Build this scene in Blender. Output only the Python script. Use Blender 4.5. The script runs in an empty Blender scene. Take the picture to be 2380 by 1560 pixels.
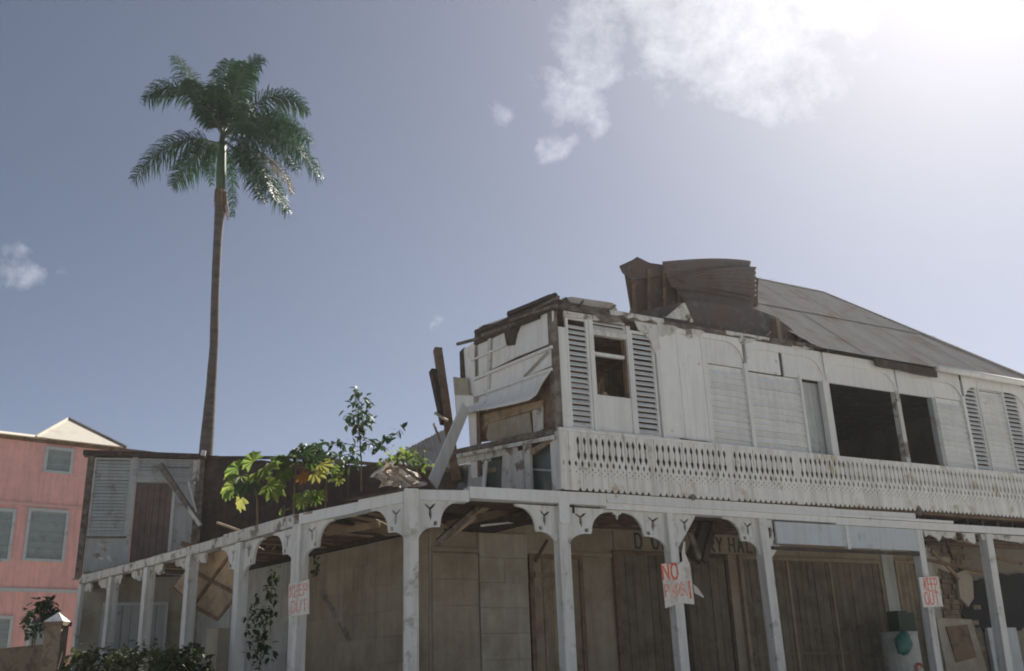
import bpy, bmesh, math, random
from mathutils import Vector, Matrix
from mathutils.geometry import tessellate_polygon
R = math.radians
random.seed(11)
rnd = random.uniform
sc = bpy.context.scene
col = sc.collection

# ------------------------------------------------------------------ camera
PITCH, ROLL, FOC = R(19.6), R(-2.08), 2300.0 / 2380.0
EYE = Vector((0, 0, 1.6))
RC = Matrix.Rotation(math.pi / 2 + PITCH, 3, 'X') @ Matrix.Rotation(ROLL, 3, 'Z')
cam = bpy.data.objects.new('camera', bpy.data.cameras.new('camera'))
col.objects.link(cam)
cam.matrix_world = Matrix.Translation(EYE) @ RC.to_4x4()
cam.data.sensor_width = 36
cam.data.lens = 36 * FOC
cam.data.clip_end = 3000
sc.camera = cam

# ------------------------------------------------------------------ sky and sun
SUN_AZ, SUN_EL = R(32.5), R(42)
SUNV = Vector((math.sin(SUN_AZ) * math.cos(SUN_EL), math.cos(SUN_AZ) * math.cos(SUN_EL), math.sin(SUN_EL)))
w = bpy.data.worlds.new('World')
sc.world = w
w.use_nodes = True
wt = w.node_tree
wt.nodes.clear()
def N(t, typ, **kw):
    n = t.nodes.new(typ)
    for k, v in kw.items(): setattr(n, k, v)
    return n
def ray(x, y):
    """direction through a point of the picture (x right, y down, picture 2380 wide)"""
    return RC @ Vector(((x - 1190) / 2300.0, -(y - 780) / 2300.0, -1.0))
sky = N(wt, 'ShaderNodeTexSky', sky_type='NISHITA', sun_disc=False)
sky.sun_elevation = SUN_EL
sky.sun_rotation = SUN_AZ
sky.air_density, sky.dust_density, sky.ozone_density = 0.55, 0.9, 2.0
sky.altitude = 0
hs = N(wt, 'ShaderNodeHueSaturation')
hs.inputs['Saturation'].default_value = 0.76
wt.links.new(sky.outputs[0], hs.inputs['Color'])
tc = N(wt, 'ShaderNodeTexCoord')
def M(t, op, a, b=None, clamp=False):
    n = N(t, 'ShaderNodeMath', operation=op, use_clamp=clamp)
    for i, q in enumerate((a, b)):
        if q is None: continue
        if isinstance(q, (int, float)): n.inputs[i].default_value = q
        else: t.links.new(q, n.inputs[i])
    return n.outputs[0]
def noise(t, vec, scale, detail=6, rough=.6, dist=0):
    n = N(t, 'ShaderNodeTexNoise')
    n.inputs['Scale'].default_value = scale
    n.inputs['Detail'].default_value = detail
    n.inputs['Roughness'].default_value = rough
    n.inputs['Distortion'].default_value = dist
    t.links.new(vec, n.inputs['Vector'])
    return n.outputs['Fac']
# clouds: clumps of fair-weather cloud, each a direction with a radius, broken up by noise
CLOUDS = [(1330, 205, .036, 1), (1375, 110, .040, 1), (1390, 20, .045, .9), (1300, 175, .022, .9), (1375, 265, .022, .9), (1298, 335, .015, .8), (1165, 300, .020, .75),
          (1560, 80, .055, .9), (1660, 60, .060, 1), (1760, 110, .062, 1), (1800, 210, .045, .8), (1880, 150, .050, .55), (1960, 60, .060, .5), (1760, -60, .10, 1), (1500, -50, .07, 1),
          (30, 612, .022, .62), (85, 630, .020, .62), (150, 628, .014, .45), (995, 748, .011, .55),
          (2900, 300, .10, .8), (3300, 700, .07, .8), (-900, 200, .10, .8), (-500, -300, .08, .8)]
wn = N(wt, 'ShaderNodeTexNoise'); wn.inputs['Scale'].default_value = 16; wn.inputs['Detail'].default_value = 5
wt.links.new(tc.outputs['Generated'], wn.inputs['Vector'])
wo = N(wt, 'ShaderNodeVectorMath', operation='MULTIPLY_ADD'); wt.links.new(wn.outputs['Color'], wo.inputs[0]); wo.inputs[1].default_value = (.085,) * 3; wo.inputs[2].default_value = (-.0425,) * 3
warp = N(wt, 'ShaderNodeVectorMath', operation='ADD'); wt.links.new(tc.outputs['Generated'], warp.inputs[0]); wt.links.new(wo.outputs[0], warp.inputs[1])
n1 = noise(wt, tc.outputs['Generated'], 13, 9, .62, .3)
n2 = noise(wt, tc.outputs['Generated'], 48, 8, .72)
nn = M(wt, 'ADD', M(wt, 'MULTIPLY', n1, .55), M(wt, 'MULTIPLY', n2, .45))
acc = None
for x, y, rad, amp in CLOUDS:
    d = ray(x, y).normalized()
    dist = N(wt, 'ShaderNodeVectorMath', operation='DISTANCE')
    wt.links.new(warp.outputs[0], dist.inputs[0])
    dist.inputs[1].default_value = d
    m = M(wt, 'MULTIPLY', M(wt, 'SUBTRACT', 1.35, M(wt, 'DIVIDE', dist.outputs['Value'], rad)), amp, True)
    acc = m if acc is None else M(wt, 'MAXIMUM', acc, m)
dens = M(wt, 'MULTIPLY', M(wt, 'SUBTRACT', M(wt, 'ADD', M(wt, 'MULTIPLY', acc, .9), M(wt, 'MULTIPLY', nn, 3.0)), 1.86), 1.15, True)
dens = M(wt, 'MULTIPLY', dens, M(wt, 'MULTIPLY', acc, 3.0, True))
mixc = N(wt, 'ShaderNodeMix', data_type='RGBA', blend_type='ADD')
wt.links.new(dens, mixc.inputs[0])
wt.links.new(hs.outputs[0], mixc.inputs[6])
mixc.inputs[7].default_value = (3.9, 3.85, 3.75, 1)
bg = N(wt, 'ShaderNodeBackground')
bg.inputs["Strength"].default_value = 0.05
wt.links.new(mixc.outputs[2], bg.inputs['Color'])
wt.links.new(bg.outputs[0], N(wt, 'ShaderNodeOutputWorld').inputs[0])
sun = bpy.data.objects.new('sun', bpy.data.lights.new('sun', 'SUN'))
col.objects.link(sun)
sun.data.energy = 5.0
sun.data.angle = R(.5)
sun.data.color = (1, .95, .86)
sun.rotation_euler = SUNV.to_track_quat('Z', 'Y').to_euler()
sun.location = (20, 30, 40)
vs = sc.view_settings
vs.view_transform, vs.look, vs.exposure, vs.gamma = 'Standard', 'None', 0.86, 1
vs.use_curve_mapping = False
sc.render.engine = 'CYCLES'
sc.cycles.use_denoising = True
sc.cycles.max_bounces = 8
sc.cycles.filter_width = 1.9

FLARE_VEIL = .0005  # density of the added volume that imitates lens flare

# ------------------------------------------------------------------ materials
MATS = {}
def mat(name, c, c2=None, t2=.55, s2=2.0, w2=.06, stretch=(1, 1, 1), var=.12, vs_=5, rough=.8, bump=0, bs=30, obj=.08, streak=0, sc_=(.25, .22, .18), metal=0, trans=0, spec=.3, c3=None, t3=.6, s3=7, w3=.05):
    m = bpy.data.materials.new(name); m.use_nodes = True
    t = m.node_tree; t.nodes.clear()
    out = N(t, 'ShaderNodeOutputMaterial')
    p = N(t, 'ShaderNodeBsdfPrincipled')
    p.inputs['Roughness'].default_value = rough
    p.inputs['Metallic'].default_value = metal
    p.inputs['Specular IOR Level'].default_value = spec
    geo = N(t, 'ShaderNodeNewGeometry'); oi = N(t, 'ShaderNodeObjectInfo')
    mp = N(t, 'ShaderNodeMapping'); t.links.new(geo.outputs['Position'], mp.inputs['Vector'])
    mp.inputs['Scale'].default_value = stretch
    v = mp.outputs[0]
    def mix(f, a, b):
        n = N(t, 'ShaderNodeMix', data_type='RGBA')
        if isinstance(f, (int, float)): n.inputs[0].default_value = f
        else: t.links.new(f, n.inputs[0])
        for i, q in ((6, a), (7, b)):
            if isinstance(q, tuple): n.inputs[i].default_value = (*q, 1)
            else: t.links.new(q, n.inputs[i])
        return n.outputs[2]
    def thr(f, th, wd):
        n = N(t, 'ShaderNodeMapRange'); n.interpolation_type = 'SMOOTHSTEP'
        t.links.new(f, n.inputs[0]); n.inputs[1].default_value = th - wd; n.inputs[2].default_value = th + wd
        return n.outputs[0]
    cur = c
    if c2: cur = mix(thr(noise(t, v, s2, 7, .65, .2), t2, w2), cur, c2)
    if c3: cur = mix(thr(noise(t, v, s3, 5, .7), t3, w3), cur, c3)
    if streak:
        m2 = N(t, 'ShaderNodeMapping'); t.links.new(geo.outputs['Position'], m2.inputs['Vector'])
        m2.inputs['Scale'].default_value = (9, 9, .7)
        cur = mix(M(t, 'MULTIPLY', thr(noise(t, m2.outputs[0], 1.0, 6, .6), .56, .12), streak), cur, sc_)
    f = M(t, 'ADD', M(t, 'MULTIPLY', M(t, 'SUBTRACT', noise(t, v, vs_, 6, .6), .5), 2.6 * var), 1.0)
    f = M(t, 'MULTIPLY', f, M(t, 'ADD', M(t, 'MULTIPLY', M(t, 'SUBTRACT', oi.outputs['Random'], .5), 2 * obj), 1.0))
    vm = N(t, 'ShaderNodeVectorMath', operation='SCALE')
    if isinstance(cur, tuple): vm.inputs[0].default_value = cur
    else: t.links.new(cur, vm.inputs[0])
    t.links.new(f, vm.inputs['Scale'])
    t.links.new(vm.outputs[0], p.inputs['Base Color'])
    if bump:
        b = N(t, 'ShaderNodeBump'); b.inputs['Strength'].default_value = bump; b.inputs['Distance'].default_value = .02
        t.links.new(noise(t, v, bs, 5, .6), b.inputs['Height']); t.links.new(b.outputs[0], p.inputs['Normal'])
    sh = p.outputs[0]
    if trans:
        tr = N(t, 'ShaderNodeBsdfTranslucent'); t.links.new(vm.outputs[0], tr.inputs['Color'])
        ms = N(t, 'ShaderNodeMixShader'); ms.inputs[0].default_value = trans
        t.links.new(sh, ms.inputs[1]); t.links.new(tr.outputs[0], ms.inputs[2]); sh = ms.outputs[0]
    t.links.new(sh, out.inputs[0])
    MATS[name] = m
    return m
mat('white_paint', (.70, .70, .68), (.42, .38, .31), .68, 3.0, .05, var=.08, streak=.16, bump=.25, bs=25, obj=.05)
mat('fret_paint', (.71, .70, .66), (.46, .39, .28), .61, 2.2, .07, var=.12, streak=.3, bump=.2, obj=.05)
mat('peeling_paint', (.60, .59, .55), (.22, .19, .155), .57, 3.5, .05, var=.15, streak=.4, bump=.4, obj=.07)
mat('post_paint', (.64, .64, .61), (.36, .35, .31), .62, 3.0, .06, var=.12, streak=.35, bump=.2, obj=.05)
mat('blue_board', (.50, .54, .56), (.40, .42, .40), .62, 3, .06, var=.08, streak=.2, obj=.03)
mat('grey_paint', (.42, .44, .43), (.29, .28, .25), .6, 3, .07, var=.12, streak=.3, obj=.06)
mat('wood_grey', (.20, .17, .14), (.10, .08, .065), .5, 6, .12, stretch=(1, 1, 1), var=.25, bump=.5, obj=.15)
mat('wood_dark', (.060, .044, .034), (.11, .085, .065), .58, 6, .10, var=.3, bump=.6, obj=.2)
mat('wood_brown', (.19, .125, .080), (.11, .072, .048), .55, 4, .10, var=.2, bump=.4, obj=.15)
mat('wood_tan', (.34, .25, .165), (.21, .15, .10), .58, 4, .10, var=.18, bump=.3, obj=.12)
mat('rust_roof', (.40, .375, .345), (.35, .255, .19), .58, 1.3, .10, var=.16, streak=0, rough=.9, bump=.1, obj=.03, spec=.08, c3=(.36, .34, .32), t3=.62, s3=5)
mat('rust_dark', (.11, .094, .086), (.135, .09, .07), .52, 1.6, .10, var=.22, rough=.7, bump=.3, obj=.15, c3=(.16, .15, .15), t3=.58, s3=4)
mat('iron_flap', (.15, .135, .135), (.14, .10, .085), .55, 1.4, .12, var=.15, rough=.85, bump=.2, obj=.06, spec=.15)
mat('burnt_wall', (.058, .042, .033), (.095, .066, .05), .53, 2.0, .10, var=.35, bump=.6, obj=.15, streak=.5, sc_=(.035, .026, .02))
mat('plaster', (.34, .29, .215), (.245, .195, .14), .55, .9, .14, var=.16, streak=.35, sc_=(.19, .155, .11), bump=.5, bs=14, obj=.07)
mat('plaster_pale', (.40, .365, .29), (.28, .24, .175), .56, 1.0, .14, var=.14, streak=.35, bump=.5, bs=14, obj=.06)
mat('plaster_blue', (.46, .48, .46), (.36, .36, .32), .58, 1.0, .12, var=.12, streak=.4, bump=.5, bs=14, obj=.07)
mat('door_brown', (.17, .14, .10), (.115, .093, .066), .55, 3, .12, var=.18, streak=.4, sc_=(.08, .062, .042), bump=.3, obj=.14)
mat('door_tan', (.27, .225, .15), (.19, .15, .10), .55, 3, .12, var=.15, streak=.4, sc_=(.15, .12, .08), bump=.3, obj=.10)
mat('door_maroon', (.17, .128, .112), (.13, .098, .085), .55, 3, .12, var=.2, streak=.4, sc_=(.10, .065, .05), bump=.3, obj=.1)
mat('pink', (.84, .46, .41), (.74, .41, .37), .55, .8, .14, var=.12, streak=.4, sc_=(.50, .29, .25), bump=.25, bs=12, obj=0)
mat('pink_trim', (.66, .42, .37), var=.1, bump=.2, obj=.03)
mat('cream_roof', (.62, .57, .48), (.50, .44, .36), .6, 1.5, .1, var=.1, rough=.6, obj=.05)
mat('shutter_grey', (.33, .37, .36), (.26, .29, .28), .6, 3, .1, var=.12, obj=.08)
mat('frame_grey', (.50, .53, .53), (.32, .33, .31), .62, 3, .06, var=.1, obj=.04)
mat('bounce_street', (.40, .385, .355), (.33, .315, .285), .55, 1.2, .12, var=.2, bump=.5, bs=60, obj=0)  # unseen street, colour raised to bounce fill light onto the shaded front
mat('pavement', (.38, .35, .30), (.30, .27, .23), .55, 1.5, .12, var=.15, bump=.3, bs=30, obj=.08)
mat('sign_white', (.72, .70, .66), (.50, .45, .38), .58, 5, .12, var=.10, streak=.25, obj=.04)
mat('sign_red', (.72, .11, .035), (.74, .52, .44), .62, 16, .08, var=.15, obj=.05)
mat('sign_faded', (.70, .26, .17), (.72, .58, .52), .52, 18, .10, var=.12, obj=.05)
mat('letter_dark', (.045, .052, .042), (.12, .11, .085), .62, 10, .08, var=.2, obj=.1)
mat('letter_red', (.36, .05, .03), var=.15)
mat('dark_inside', (.05, .045, .04), var=.2)
mat('inner_wall', (.26, .20, .14), (.20, .15, .105), .55, 1.2, .1, var=.15)
mat('glass', (.09, .10, .09), var=.2, rough=.15, spec=.6)
mat('leaf', (.13, .20, .045), (.28, .33, .07), .55, 3, .12, var=.2, rough=.5, trans=.6, obj=.3)
mat('leaf_dark', (.04, .075, .032), (.07, .11, .035), .55, 3, .12, var=.2, rough=.5, trans=.35, obj=.2)
mat('leaf_yellow', (.36, .34, .09), (.27, .31, .08), .55, 5, .12, var=.15, rough=.5, trans=.5, obj=.1)
mat('leaf_orange', (.42, .20, .06), var=.2, rough=.6, trans=.4, obj=.15)
mat('hedge_leaf', (.085, .095, .035), (.22, .26, .06), .62, 2.2, .08, var=.3, rough=.6, trans=.35, obj=.1)
mat('palm_leaf', (.016, .060, .018), (.032, .10, .018), .55, 1.2, .12, var=.25, rough=.48, spec=.45, trans=.28, obj=.25)
mat('palm_dry', (.26, .19, .07), (.15, .16, .05), .5, 2, .15, var=.2, rough=.5, trans=.25, obj=.2)
mat('palm_stem', (.08, .105, .042), (.13, .13, .06), .55, 2, .1, var=.15, rough=.45)
mat('palm_shaft', (.055, .085, .04), (.085, .11, .055), .55, 2, .12, var=.12, rough=.4)
mat('palm_brown', (.30, .15, .07), (.20, .12, .07), .5, 3, .1, var=.2)
mat('palm_trunk', (.125, .108, .092), (.08, .068, .056), .53, 2.2, .12, stretch=(1, 1, 3.0), var=.25, bump=.6, bs=9)
mat('twig', (.20, .15, .085), (.13, .10, .06), .55, 8, .1, var=.2)
mat('teal_plastic', (.02, .13, .105), var=.2, rough=.45, spec=.4)
mat('green_plastic', (.018, .042, .024), var=.2, rough=.5)
mat('drum_white', (.42, .43, .40), (.28, .27, .22), .6, 4, .08, var=.12, rough=.6)
mat('hole_dark', (.012, .012, .013), var=.3, bump=.5)  # painted darkness for the opening in the broken wall
mat('rubble_white', (.80, .75, .66), (.42, .31, .20), .55, 4, .08, var=.15, bump=.3)
mat('brick', (.23, .18, .12), (.12, .09, .065), .55, 5, .1, var=.2, bump=.4, obj=.3)
mat('mortar', (.20, .18, .145), var=.2, bump=.4)
mat('wire', (.03, .03, .03), var=.05)

# ------------------------------------------------------------------ planes and mesh building
class Plane:
    """a vertical building line: o on the ground, d along it, n out of it towards the street"""
    def __init__(self, o, az):
        a = R(az); self.o = Vector((o[0], o[1], 0)); self.d = Vector((math.sin(a), math.cos(a), 0)); self.n = Vector((self.d.y, -self.d.x, 0))
        if self.n.dot(EYE - self.o) < 0: self.n = -self.n
    def pt(self, s, z, off=0): return self.o + self.d * s + self.n * off + Vector((0, 0, z))
    def at(self, x, y, off=0):
        r = ray(x, y); o = self.o + self.n * off
        t = self.n.dot(o - EYE) / self.n.dot(r); p = EYE + r * t
        return ((p - self.o).dot(self.d), p.z)
    def frame(self, s, z, off=0):
        m = Matrix.Identity(4)
        y = self.n; x = self.d; zz = Vector((0, 0, 1))
        for i in range(3): m[i][0], m[i][1], m[i][2] = x[i], y[i], zz[i]
        p = self.pt(s, z, off)
        for i in range(3): m[i][3] = p[i]
        return m
ID = Matrix.Identity(4)
W = {}
class MB:
    def __init__(self): self.v = []; self.f = []
    def add(self, vs, fs):
        n = len(self.v); self.v += [Vector(p) for p in vs]; self.f += [tuple(i + n for i in q) for q in fs]; return self
    def hexa(self, c):   # c: bottom ring 4, top ring 4
        return self.add(c, [(0, 3, 2, 1), (4, 5, 6, 7), (0, 1, 5, 4), (1, 2, 6, 5), (2, 3, 7, 6), (3, 0, 4, 7)])
    def box(self, pl, s0, s1, z0, z1, o0, o1):
        P = pl.pt
        return self.hexa([P(s0, z0, o0), P(s1, z0, o0), P(s1, z0, o1), P(s0, z0, o1), P(s0, z1, o0), P(s1, z1, o0), P(s1, z1, o1), P(s0, z1, o1)])
    def cube(self, x0, x1, y0, y1, z0, z1):
        return self.hexa([(x0, y0, z0), (x1, y0, z0), (x1, y1, z0), (x0, y1, z0), (x0, y0, z1), (x1, y0, z1), (x1, y1, z1), (x0, y1, z1)])
    def prism(self, pl, poly, o0, o1, holes=()):
        """outline in (s, z), with holes, given thickness from o0 to o1; pl None = local x, z with y as depth"""
        P = pl.pt if pl else (lambda s, z, o: Vector((s, o, z)))
        loops = [list(poly)] + [list(h) for h in holes]
        flat = [q for l in loops for q in l]
        tri = tessellate_polygon([[Vector((a, b, 0)) for a, b in l] for l in loops])
        n = len(flat)
        vs = [P(a, b, o0) for a, b in flat] + [P(a, b, o1) for a, b in flat]
        fs = [tuple(t) for t in tri] + [tuple(i + n for i in reversed(t)) for t in tri]
        k = 0
        for l in loops:
            m = len(l)
            for i in range(m):
                a, b = k + i, k + (i + 1) % m
                fs.append((a, b, b + n, a + n))
            k += m
        return self.add(vs, fs)
    def beam(self, p0, p1, w_, h_, roll=0, taper=1):
        p0, p1 = Vector(p0), Vector(p1); ax = (p1 - p0).normalized()
        up = Vector((0, 0, 1)) if abs(ax.z) < .95 else Vector((0, 1, 0))
        a = ax.cross(up).normalized(); b = a.cross(ax)
        q = Matrix.Rotation(roll, 3, ax); a = q @ a; b = q @ b
        c = []
        for p, k in ((p0, 1), (p1, taper)):
            for i, j in ((-1, -1), (1, -1), (1, 1), (-1, 1)): c.append(p + a * (i * w_ / 2 * k) + b * (j * h_ / 2 * k))
        return self.hexa(c)
    def tube(self, pts, rads, n=7):
        rings = []
        for i, p in enumerate(pts):
            p = Vector(p); t = (Vector(pts[min(i + 1, len(pts) - 1)]) - Vector(pts[max(i - 1, 0)])).normalized()
            a = t.cross(Vector((.31, .95, .1))).normalized(); b = t.cross(a)
            r = rads[i] if isinstance(rads, (list, tuple)) else rads
            rings.append([p + (a * math.cos(2 * math.pi * k / n) + b * math.sin(2 * math.pi * k / n)) * r for k in range(n)])
        vs = [q for r in rings for q in r]; fs = []
        for i in range(len(pts) - 1):
            for k in range(n): fs.append((i * n + k, i * n + (k + 1) % n, (i + 1) * n + (k + 1) % n, (i + 1) * n + k))
        fs += [tuple(range(n)), tuple(range((len(pts) - 1) * n, len(pts) * n))]
        return self.add(vs, fs)
    def sheet(self, grid, th, nrm=None):
        """thick sheet through a grid of points"""
        nu, nv = len(grid), len(grid[0])
        if nrm is None:
            nrm = (Vector(grid[-1][0]) - Vector(grid[0][0])).cross(Vector(grid[0][-1]) - Vector(grid[0][0])).normalized()
        vs = [Vector(p) for r in grid for p in r]; m = len(vs); vs += [p - nrm * th for p in vs]
        ix = lambda i, j: i * nv + j
        fs = []
        for i in range(nu - 1):
            for j in range(nv - 1):
                q = (ix(i, j), ix(i + 1, j), ix(i + 1, j + 1), ix(i, j + 1)); fs.append(q); fs.append(tuple(k + m for k in reversed(q)))
        edge = [ix(i, 0) for i in range(nu)] + [ix(nu - 1, j) for j in range(1, nv)] + [ix(i, nv - 1) for i in range(nu - 2, -1, -1)] + [ix(0, j) for j in range(nv - 2, 0, -1)]
        for a, b in zip(edge, edge[1:] + edge[:1]): fs.append((b, a, a + m, b + m))
        return self.add(vs, fs)
    def mesh(self, name, mt, smooth=False):
        me = bpy.data.meshes.new(name); me.from_pydata(self.v, [], self.f); me.update()
        bm = bmesh.new(); bm.from_mesh(me); bmesh.ops.recalc_face_normals(bm, faces=bm.faces); bm.to_mesh(me); bm.free()
        me.materials.append(MATS[mt] if isinstance(mt, str) else mt)
        if smooth:
            for p in me.polygons: p.use_smooth = True
        return me
    def build(self, name, mt, parent=None, smooth=False, **tags):
        return put(name, self.mesh(name, mt, smooth), ID, parent, **tags)
def put(name, me, m=ID, parent=None, label=None, cat=None, group=None, kind=None):
    o = bpy.data.objects.new(name, me); col.objects.link(o)
    if parent is not None:
        o.parent = parent; o.matrix_parent_inverse = W[parent.name].inverted()
    o.matrix_basis = m; W[o.name] = m.copy()
    for k, v in (('label', label), ('category', cat), ('group', group), ('kind', kind)):
        if v: o[k] = v
    return o
def thing(name, loc, label, cat, group=None): return put(name, None, Matrix.Translation(loc), None, label, cat, group)
def jit(p, a): return (p[0] + rnd(-a, a), p[1] + rnd(-a, a))
def ragged(p, q, n, amp):
    """a torn line from p to q"""
    out = []
    for i in range(n + 1):
        t = i / n; j = 0 if i in (0, n) else amp
        out.append((p[0] + (q[0] - p[0]) * t + rnd(-j, j) * .4, p[1] + (q[1] - p[1]) * t + rnd(-j, j)))
    return out

P0 = (-1.6277, 15.0)
A = Plane(P0, 61)                        # the long street front, running away to the right
B = Plane((-3.706, 16.5517), -42.5)      # the side-street front, running away to the left
D = Plane(P0, -53.25)                    # the short corner bay between them
S = Plane(A.pt(2.65, 0)[:2], -36)        # torn end wall of the upper storey
BEND = 9.9
C = Plane(B.pt(BEND, 0)[:2], 75)         # cross wall closing the far end
ZA, ZB = 4.40, 4.25                      # underside of the verandah beams

# ------------------------------------------------------------------ ground
g = MB(); g.cube(-400, 400, -300, 500, -1, 0); g.build('ground', 'bounce_street', kind='structure')
pv = MB()
def slab_poly(b, pts, z0, z1):
    n = len(pts); vs = [(p[0], p[1], z0) for p in pts] + [(p[0], p[1], z1) for p in pts]
    b.add(vs, [tuple(range(n)), tuple(range(2 * n - 1, n - 1, -1))] + [(i, (i + 1) % n, (i + 1) % n + n, i + n) for i in range(n)])
slab_poly(pv, [A.pt(20, 0, .7), A.pt(-.5, 0, .8), D.pt(1.3, 0, .9), B.pt(0, 0, .8), B.pt(14, 0, .8), B.pt(14, 0, -2.35), B.pt(-.5, 0, -2.35), A.pt(1.4, 0, -2.35), A.pt(20, 0, -2.35)], .0, .16)
pv.build('pavement', 'pavement', kind='structure')

# ------------------------------------------------------------------ the ruined building
house = thing('ruined_building', A.pt(2.7, 0, -3), 'two-storey white timber corner building with fretwork balcony and collapsed roof', 'building')

# ---- verandah posts with brackets
def arc(cx, cz, r1, r2, a0, a1, n=7):
    return [(cx + r1 * math.cos(a0 + (a1 - a0) * i / n), cz + r2 * math.sin(a0 + (a1 - a0) * i / n)) for i in range(n + 1)]
def petal(cx, cz, ang, l, wd):
    c, s = math.cos(ang), math.sin(ang)
    return [(cx + c * a - s * b, cz + s * a + c * b) for a, b in ((.012, 0), (l * .45, -wd), (l, 0), (l * .45, wd))]
def y_cut(cx, cz, k=1.0, tilt=0):
    hub = []
    # one outline: three petals joined at the hub
    for ang, l in ((R(38) + tilt, .105), (R(142) + tilt, .105), (R(268) + tilt, .145)):
        for da, f in ((-.75, .17), (-.27, .55), (0, 1), (.27, .55), (.75, .17)):
            hub.append((cx + math.cos(ang + da) * l * f * k, cz + math.sin(ang + da) * l * f * k))
    return hub
def bracket_mesh(broken=False):
    """local: x away from the post, z up from the beam underside (0) downwards"""
    b = MB()
    if broken:
        o = [(0, 0), (.44, 0), (.40, -.08), (.02, -.60), (0, -.62)]
    else:
        o = [(0, 0), (.72, 0)] + [(.70, -.035)]
        o += arc(.66, -.36, .29, .32, R(88), R(178), 8)            # upper cusp, hollowed
        o += [(.36, -.40)] + arc(.30, -.62, .28, .22, R(84), R(180), 7) + [(0, -.64)]
    holes = [y_cut(.21, -.15, 1.15, R(4)), [(.265, -.325), (.322, -.315), (.316, -.378), (.26, -.378)]]
    if broken: holes = holes[:1]
    b.prism(None, o, -.025, .025, holes)
    return b
br_r = bracket_mesh().mesh('bracket', 'post_paint')
br_x = bracket_mesh(True).mesh('bracket', 'post_paint')
def mirror(b):
    for v in b.v: v.x = -v.x
    return b
br_l = mirror(bracket_mesh()).mesh('bracket', 'post_paint')
def post(pl, s, z1, wd=.20, left=None, right=None, lean=0, off=-.10, zb=ZA, kl=1.0, kr=1.0, mt='post_paint'):
    b = MB()
    P = pl.pt; h = wd / 2
    def ring(z, k, l): return [P(s - h * k + l, z, off - h * k), P(s + h * k + l, z, off - h * k), P(s + h * k + l, z, off + h * k), P(s - h * k + l, z, off + h * k)]
    b.hexa(ring(.16, 1.15, lean) + ring(.55, 1.15, lean * .95))
    b.hexa(ring(.5501, 1, lean * .9) + ring(z1, 1, 0))
    o = b.build('post', mt, house)
    if left is not None: put('bracket', left, pl.frame(s - h + .005, zb, off) @ Matrix.Diagonal((kl, 1, 1.06, 1)), o)
    if right is not None: put('bracket', right, pl.frame(s + h - .005, zb, off) @ Matrix.Diagonal((kr, 1, 1.06, 1)), o)
    return o
CP = Plane(P0, 80)
cpost = post(CP, 0, 4.5, .215, off=0)
put('bracket', br_r, A.frame(.10, ZA, -.04) @ Matrix.Diagonal((1.08, 1, 1.1, 1)), cpost)
def flip(pl, s, z, off):
    m = pl.frame(s, z, off); return m
put('bracket', br_r, D.frame(.10, ZA - .07, -.04) @ Matrix.Diagonal((1.08, 1, 1.05, 1)), cpost)
post(A, 2.71, ZA, .20, br_l, br_r, kl=1.08, kr=1.32)
post(A, 4.92, ZA, .18, br_l, br_x, lean=.03, kl=1.32, kr=1.15)
post(A, 7.02, ZA, .19, br_l, None, lean=.05, kl=1.15)
post(A, 11.2, 4.36, .17, None, None, lean=-.15)
post(A, 13.33, 4.36, .20, None, None, lean=-.25)
post(A, 15.45, 4.36, .20, None, None)
q0 = post(D, 2.59, 4.30, .20, br_l, None, zb=ZB + .05)
put('bracket', br_r, B.frame(.10, ZB, -.05), q0)
post(B, 2.05, ZB, .19, br_l, br_r, zb=ZB)
for t in (4.12, 6.15, 8.1): post(B, t, ZB, .19, None, None, zb=ZB)
post(B, 9.95, ZB, .19, None, None, zb=ZB)
# carved half bracket stump on the fourth post, drooping scraps on the far posts
sb = MB(); sb.prism(A, [(7.11, 4.385), (7.30, 4.385), (7.30, 4.02), (7.26, 4.00), (7.26, 3.93), (7.44, 3.93), (7.30, 3.80), (7.11, 3.62)], -.12, -.08, [[(7.15, 4.24), (7.26, 4.24), (7.26, 4.10), (7.20, 4.04), (7.15, 4.10)]])
sb.build('bracket', 'post_paint', house)
for t, ww, hh in ((4.35, .5, .22), (5.4, .45, .2), (5.95, .3, .25), (6.5, .55, .24), (7.6, .4, .2), (8.45, .5, .25), (9.4, .5, .22), (3.5, .5, .2)):
    b = MB(); b.prism(B, [(t, ZB)] + ragged((t + .02, ZB - hh), (t + ww, ZB - hh * .4), 6, .07) + [(t + ww, ZB)], -.12, -.08)
    b.build('bracket_scrap', 'peeling_paint', house)

# ---- beams
def beam_part(pl, segs, name='beam', mt='white_paint'):
    for (s0, s1, z0a, z1a, z0b, z1b, o0, o1) in segs:
        b = MB(); P = pl.pt
        b.hexa([P(s0, z0a, o0), P(s1, z0b, o0), P(s1, z0b, o1), P(s0, z0a, o1), P(s0, z1a, o0), P(s1, z1b, o0), P(s1, z1b, o1), P(s0, z1a, o1)])
        b.build(name, mt, house)
beam_part(A, [(-.08, .98, 4.36, 4.50, 4.37, 4.55, -.2, .02), (.985, 3.55, 4.43, 4.61, 4.44, 4.65, -.2, .03),
              (3.555, 8.85, 4.39, 4.49, 4.39, 4.50, -.2, .02), (8.855, 17.5, 4.36, 4.50, 4.38, 4.53, -.2, .015)])
beam_part(A, [(3.555, 8.85, 4.492, 4.54, 4.502, 4.57, -.18, .055), (3.555, 8.85, 4.542, 4.65, 4.572, 4.67, -.18, .035), (8.86, 12.2, 4.51, 4.56, 4.52, 4.57, -.18, .05), (8.86, 11.1, 4.565, 4.66, 4.575, 4.68, -.18, .03)], 'moulding')
beam_part(D, [(.09, 1.12, 4.33, 4.50, 4.32, 4.50, -.2, .02), (1.13, 2.52, 4.31, 4.47, 4.28, 4.46, -.2, .015)])
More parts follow.
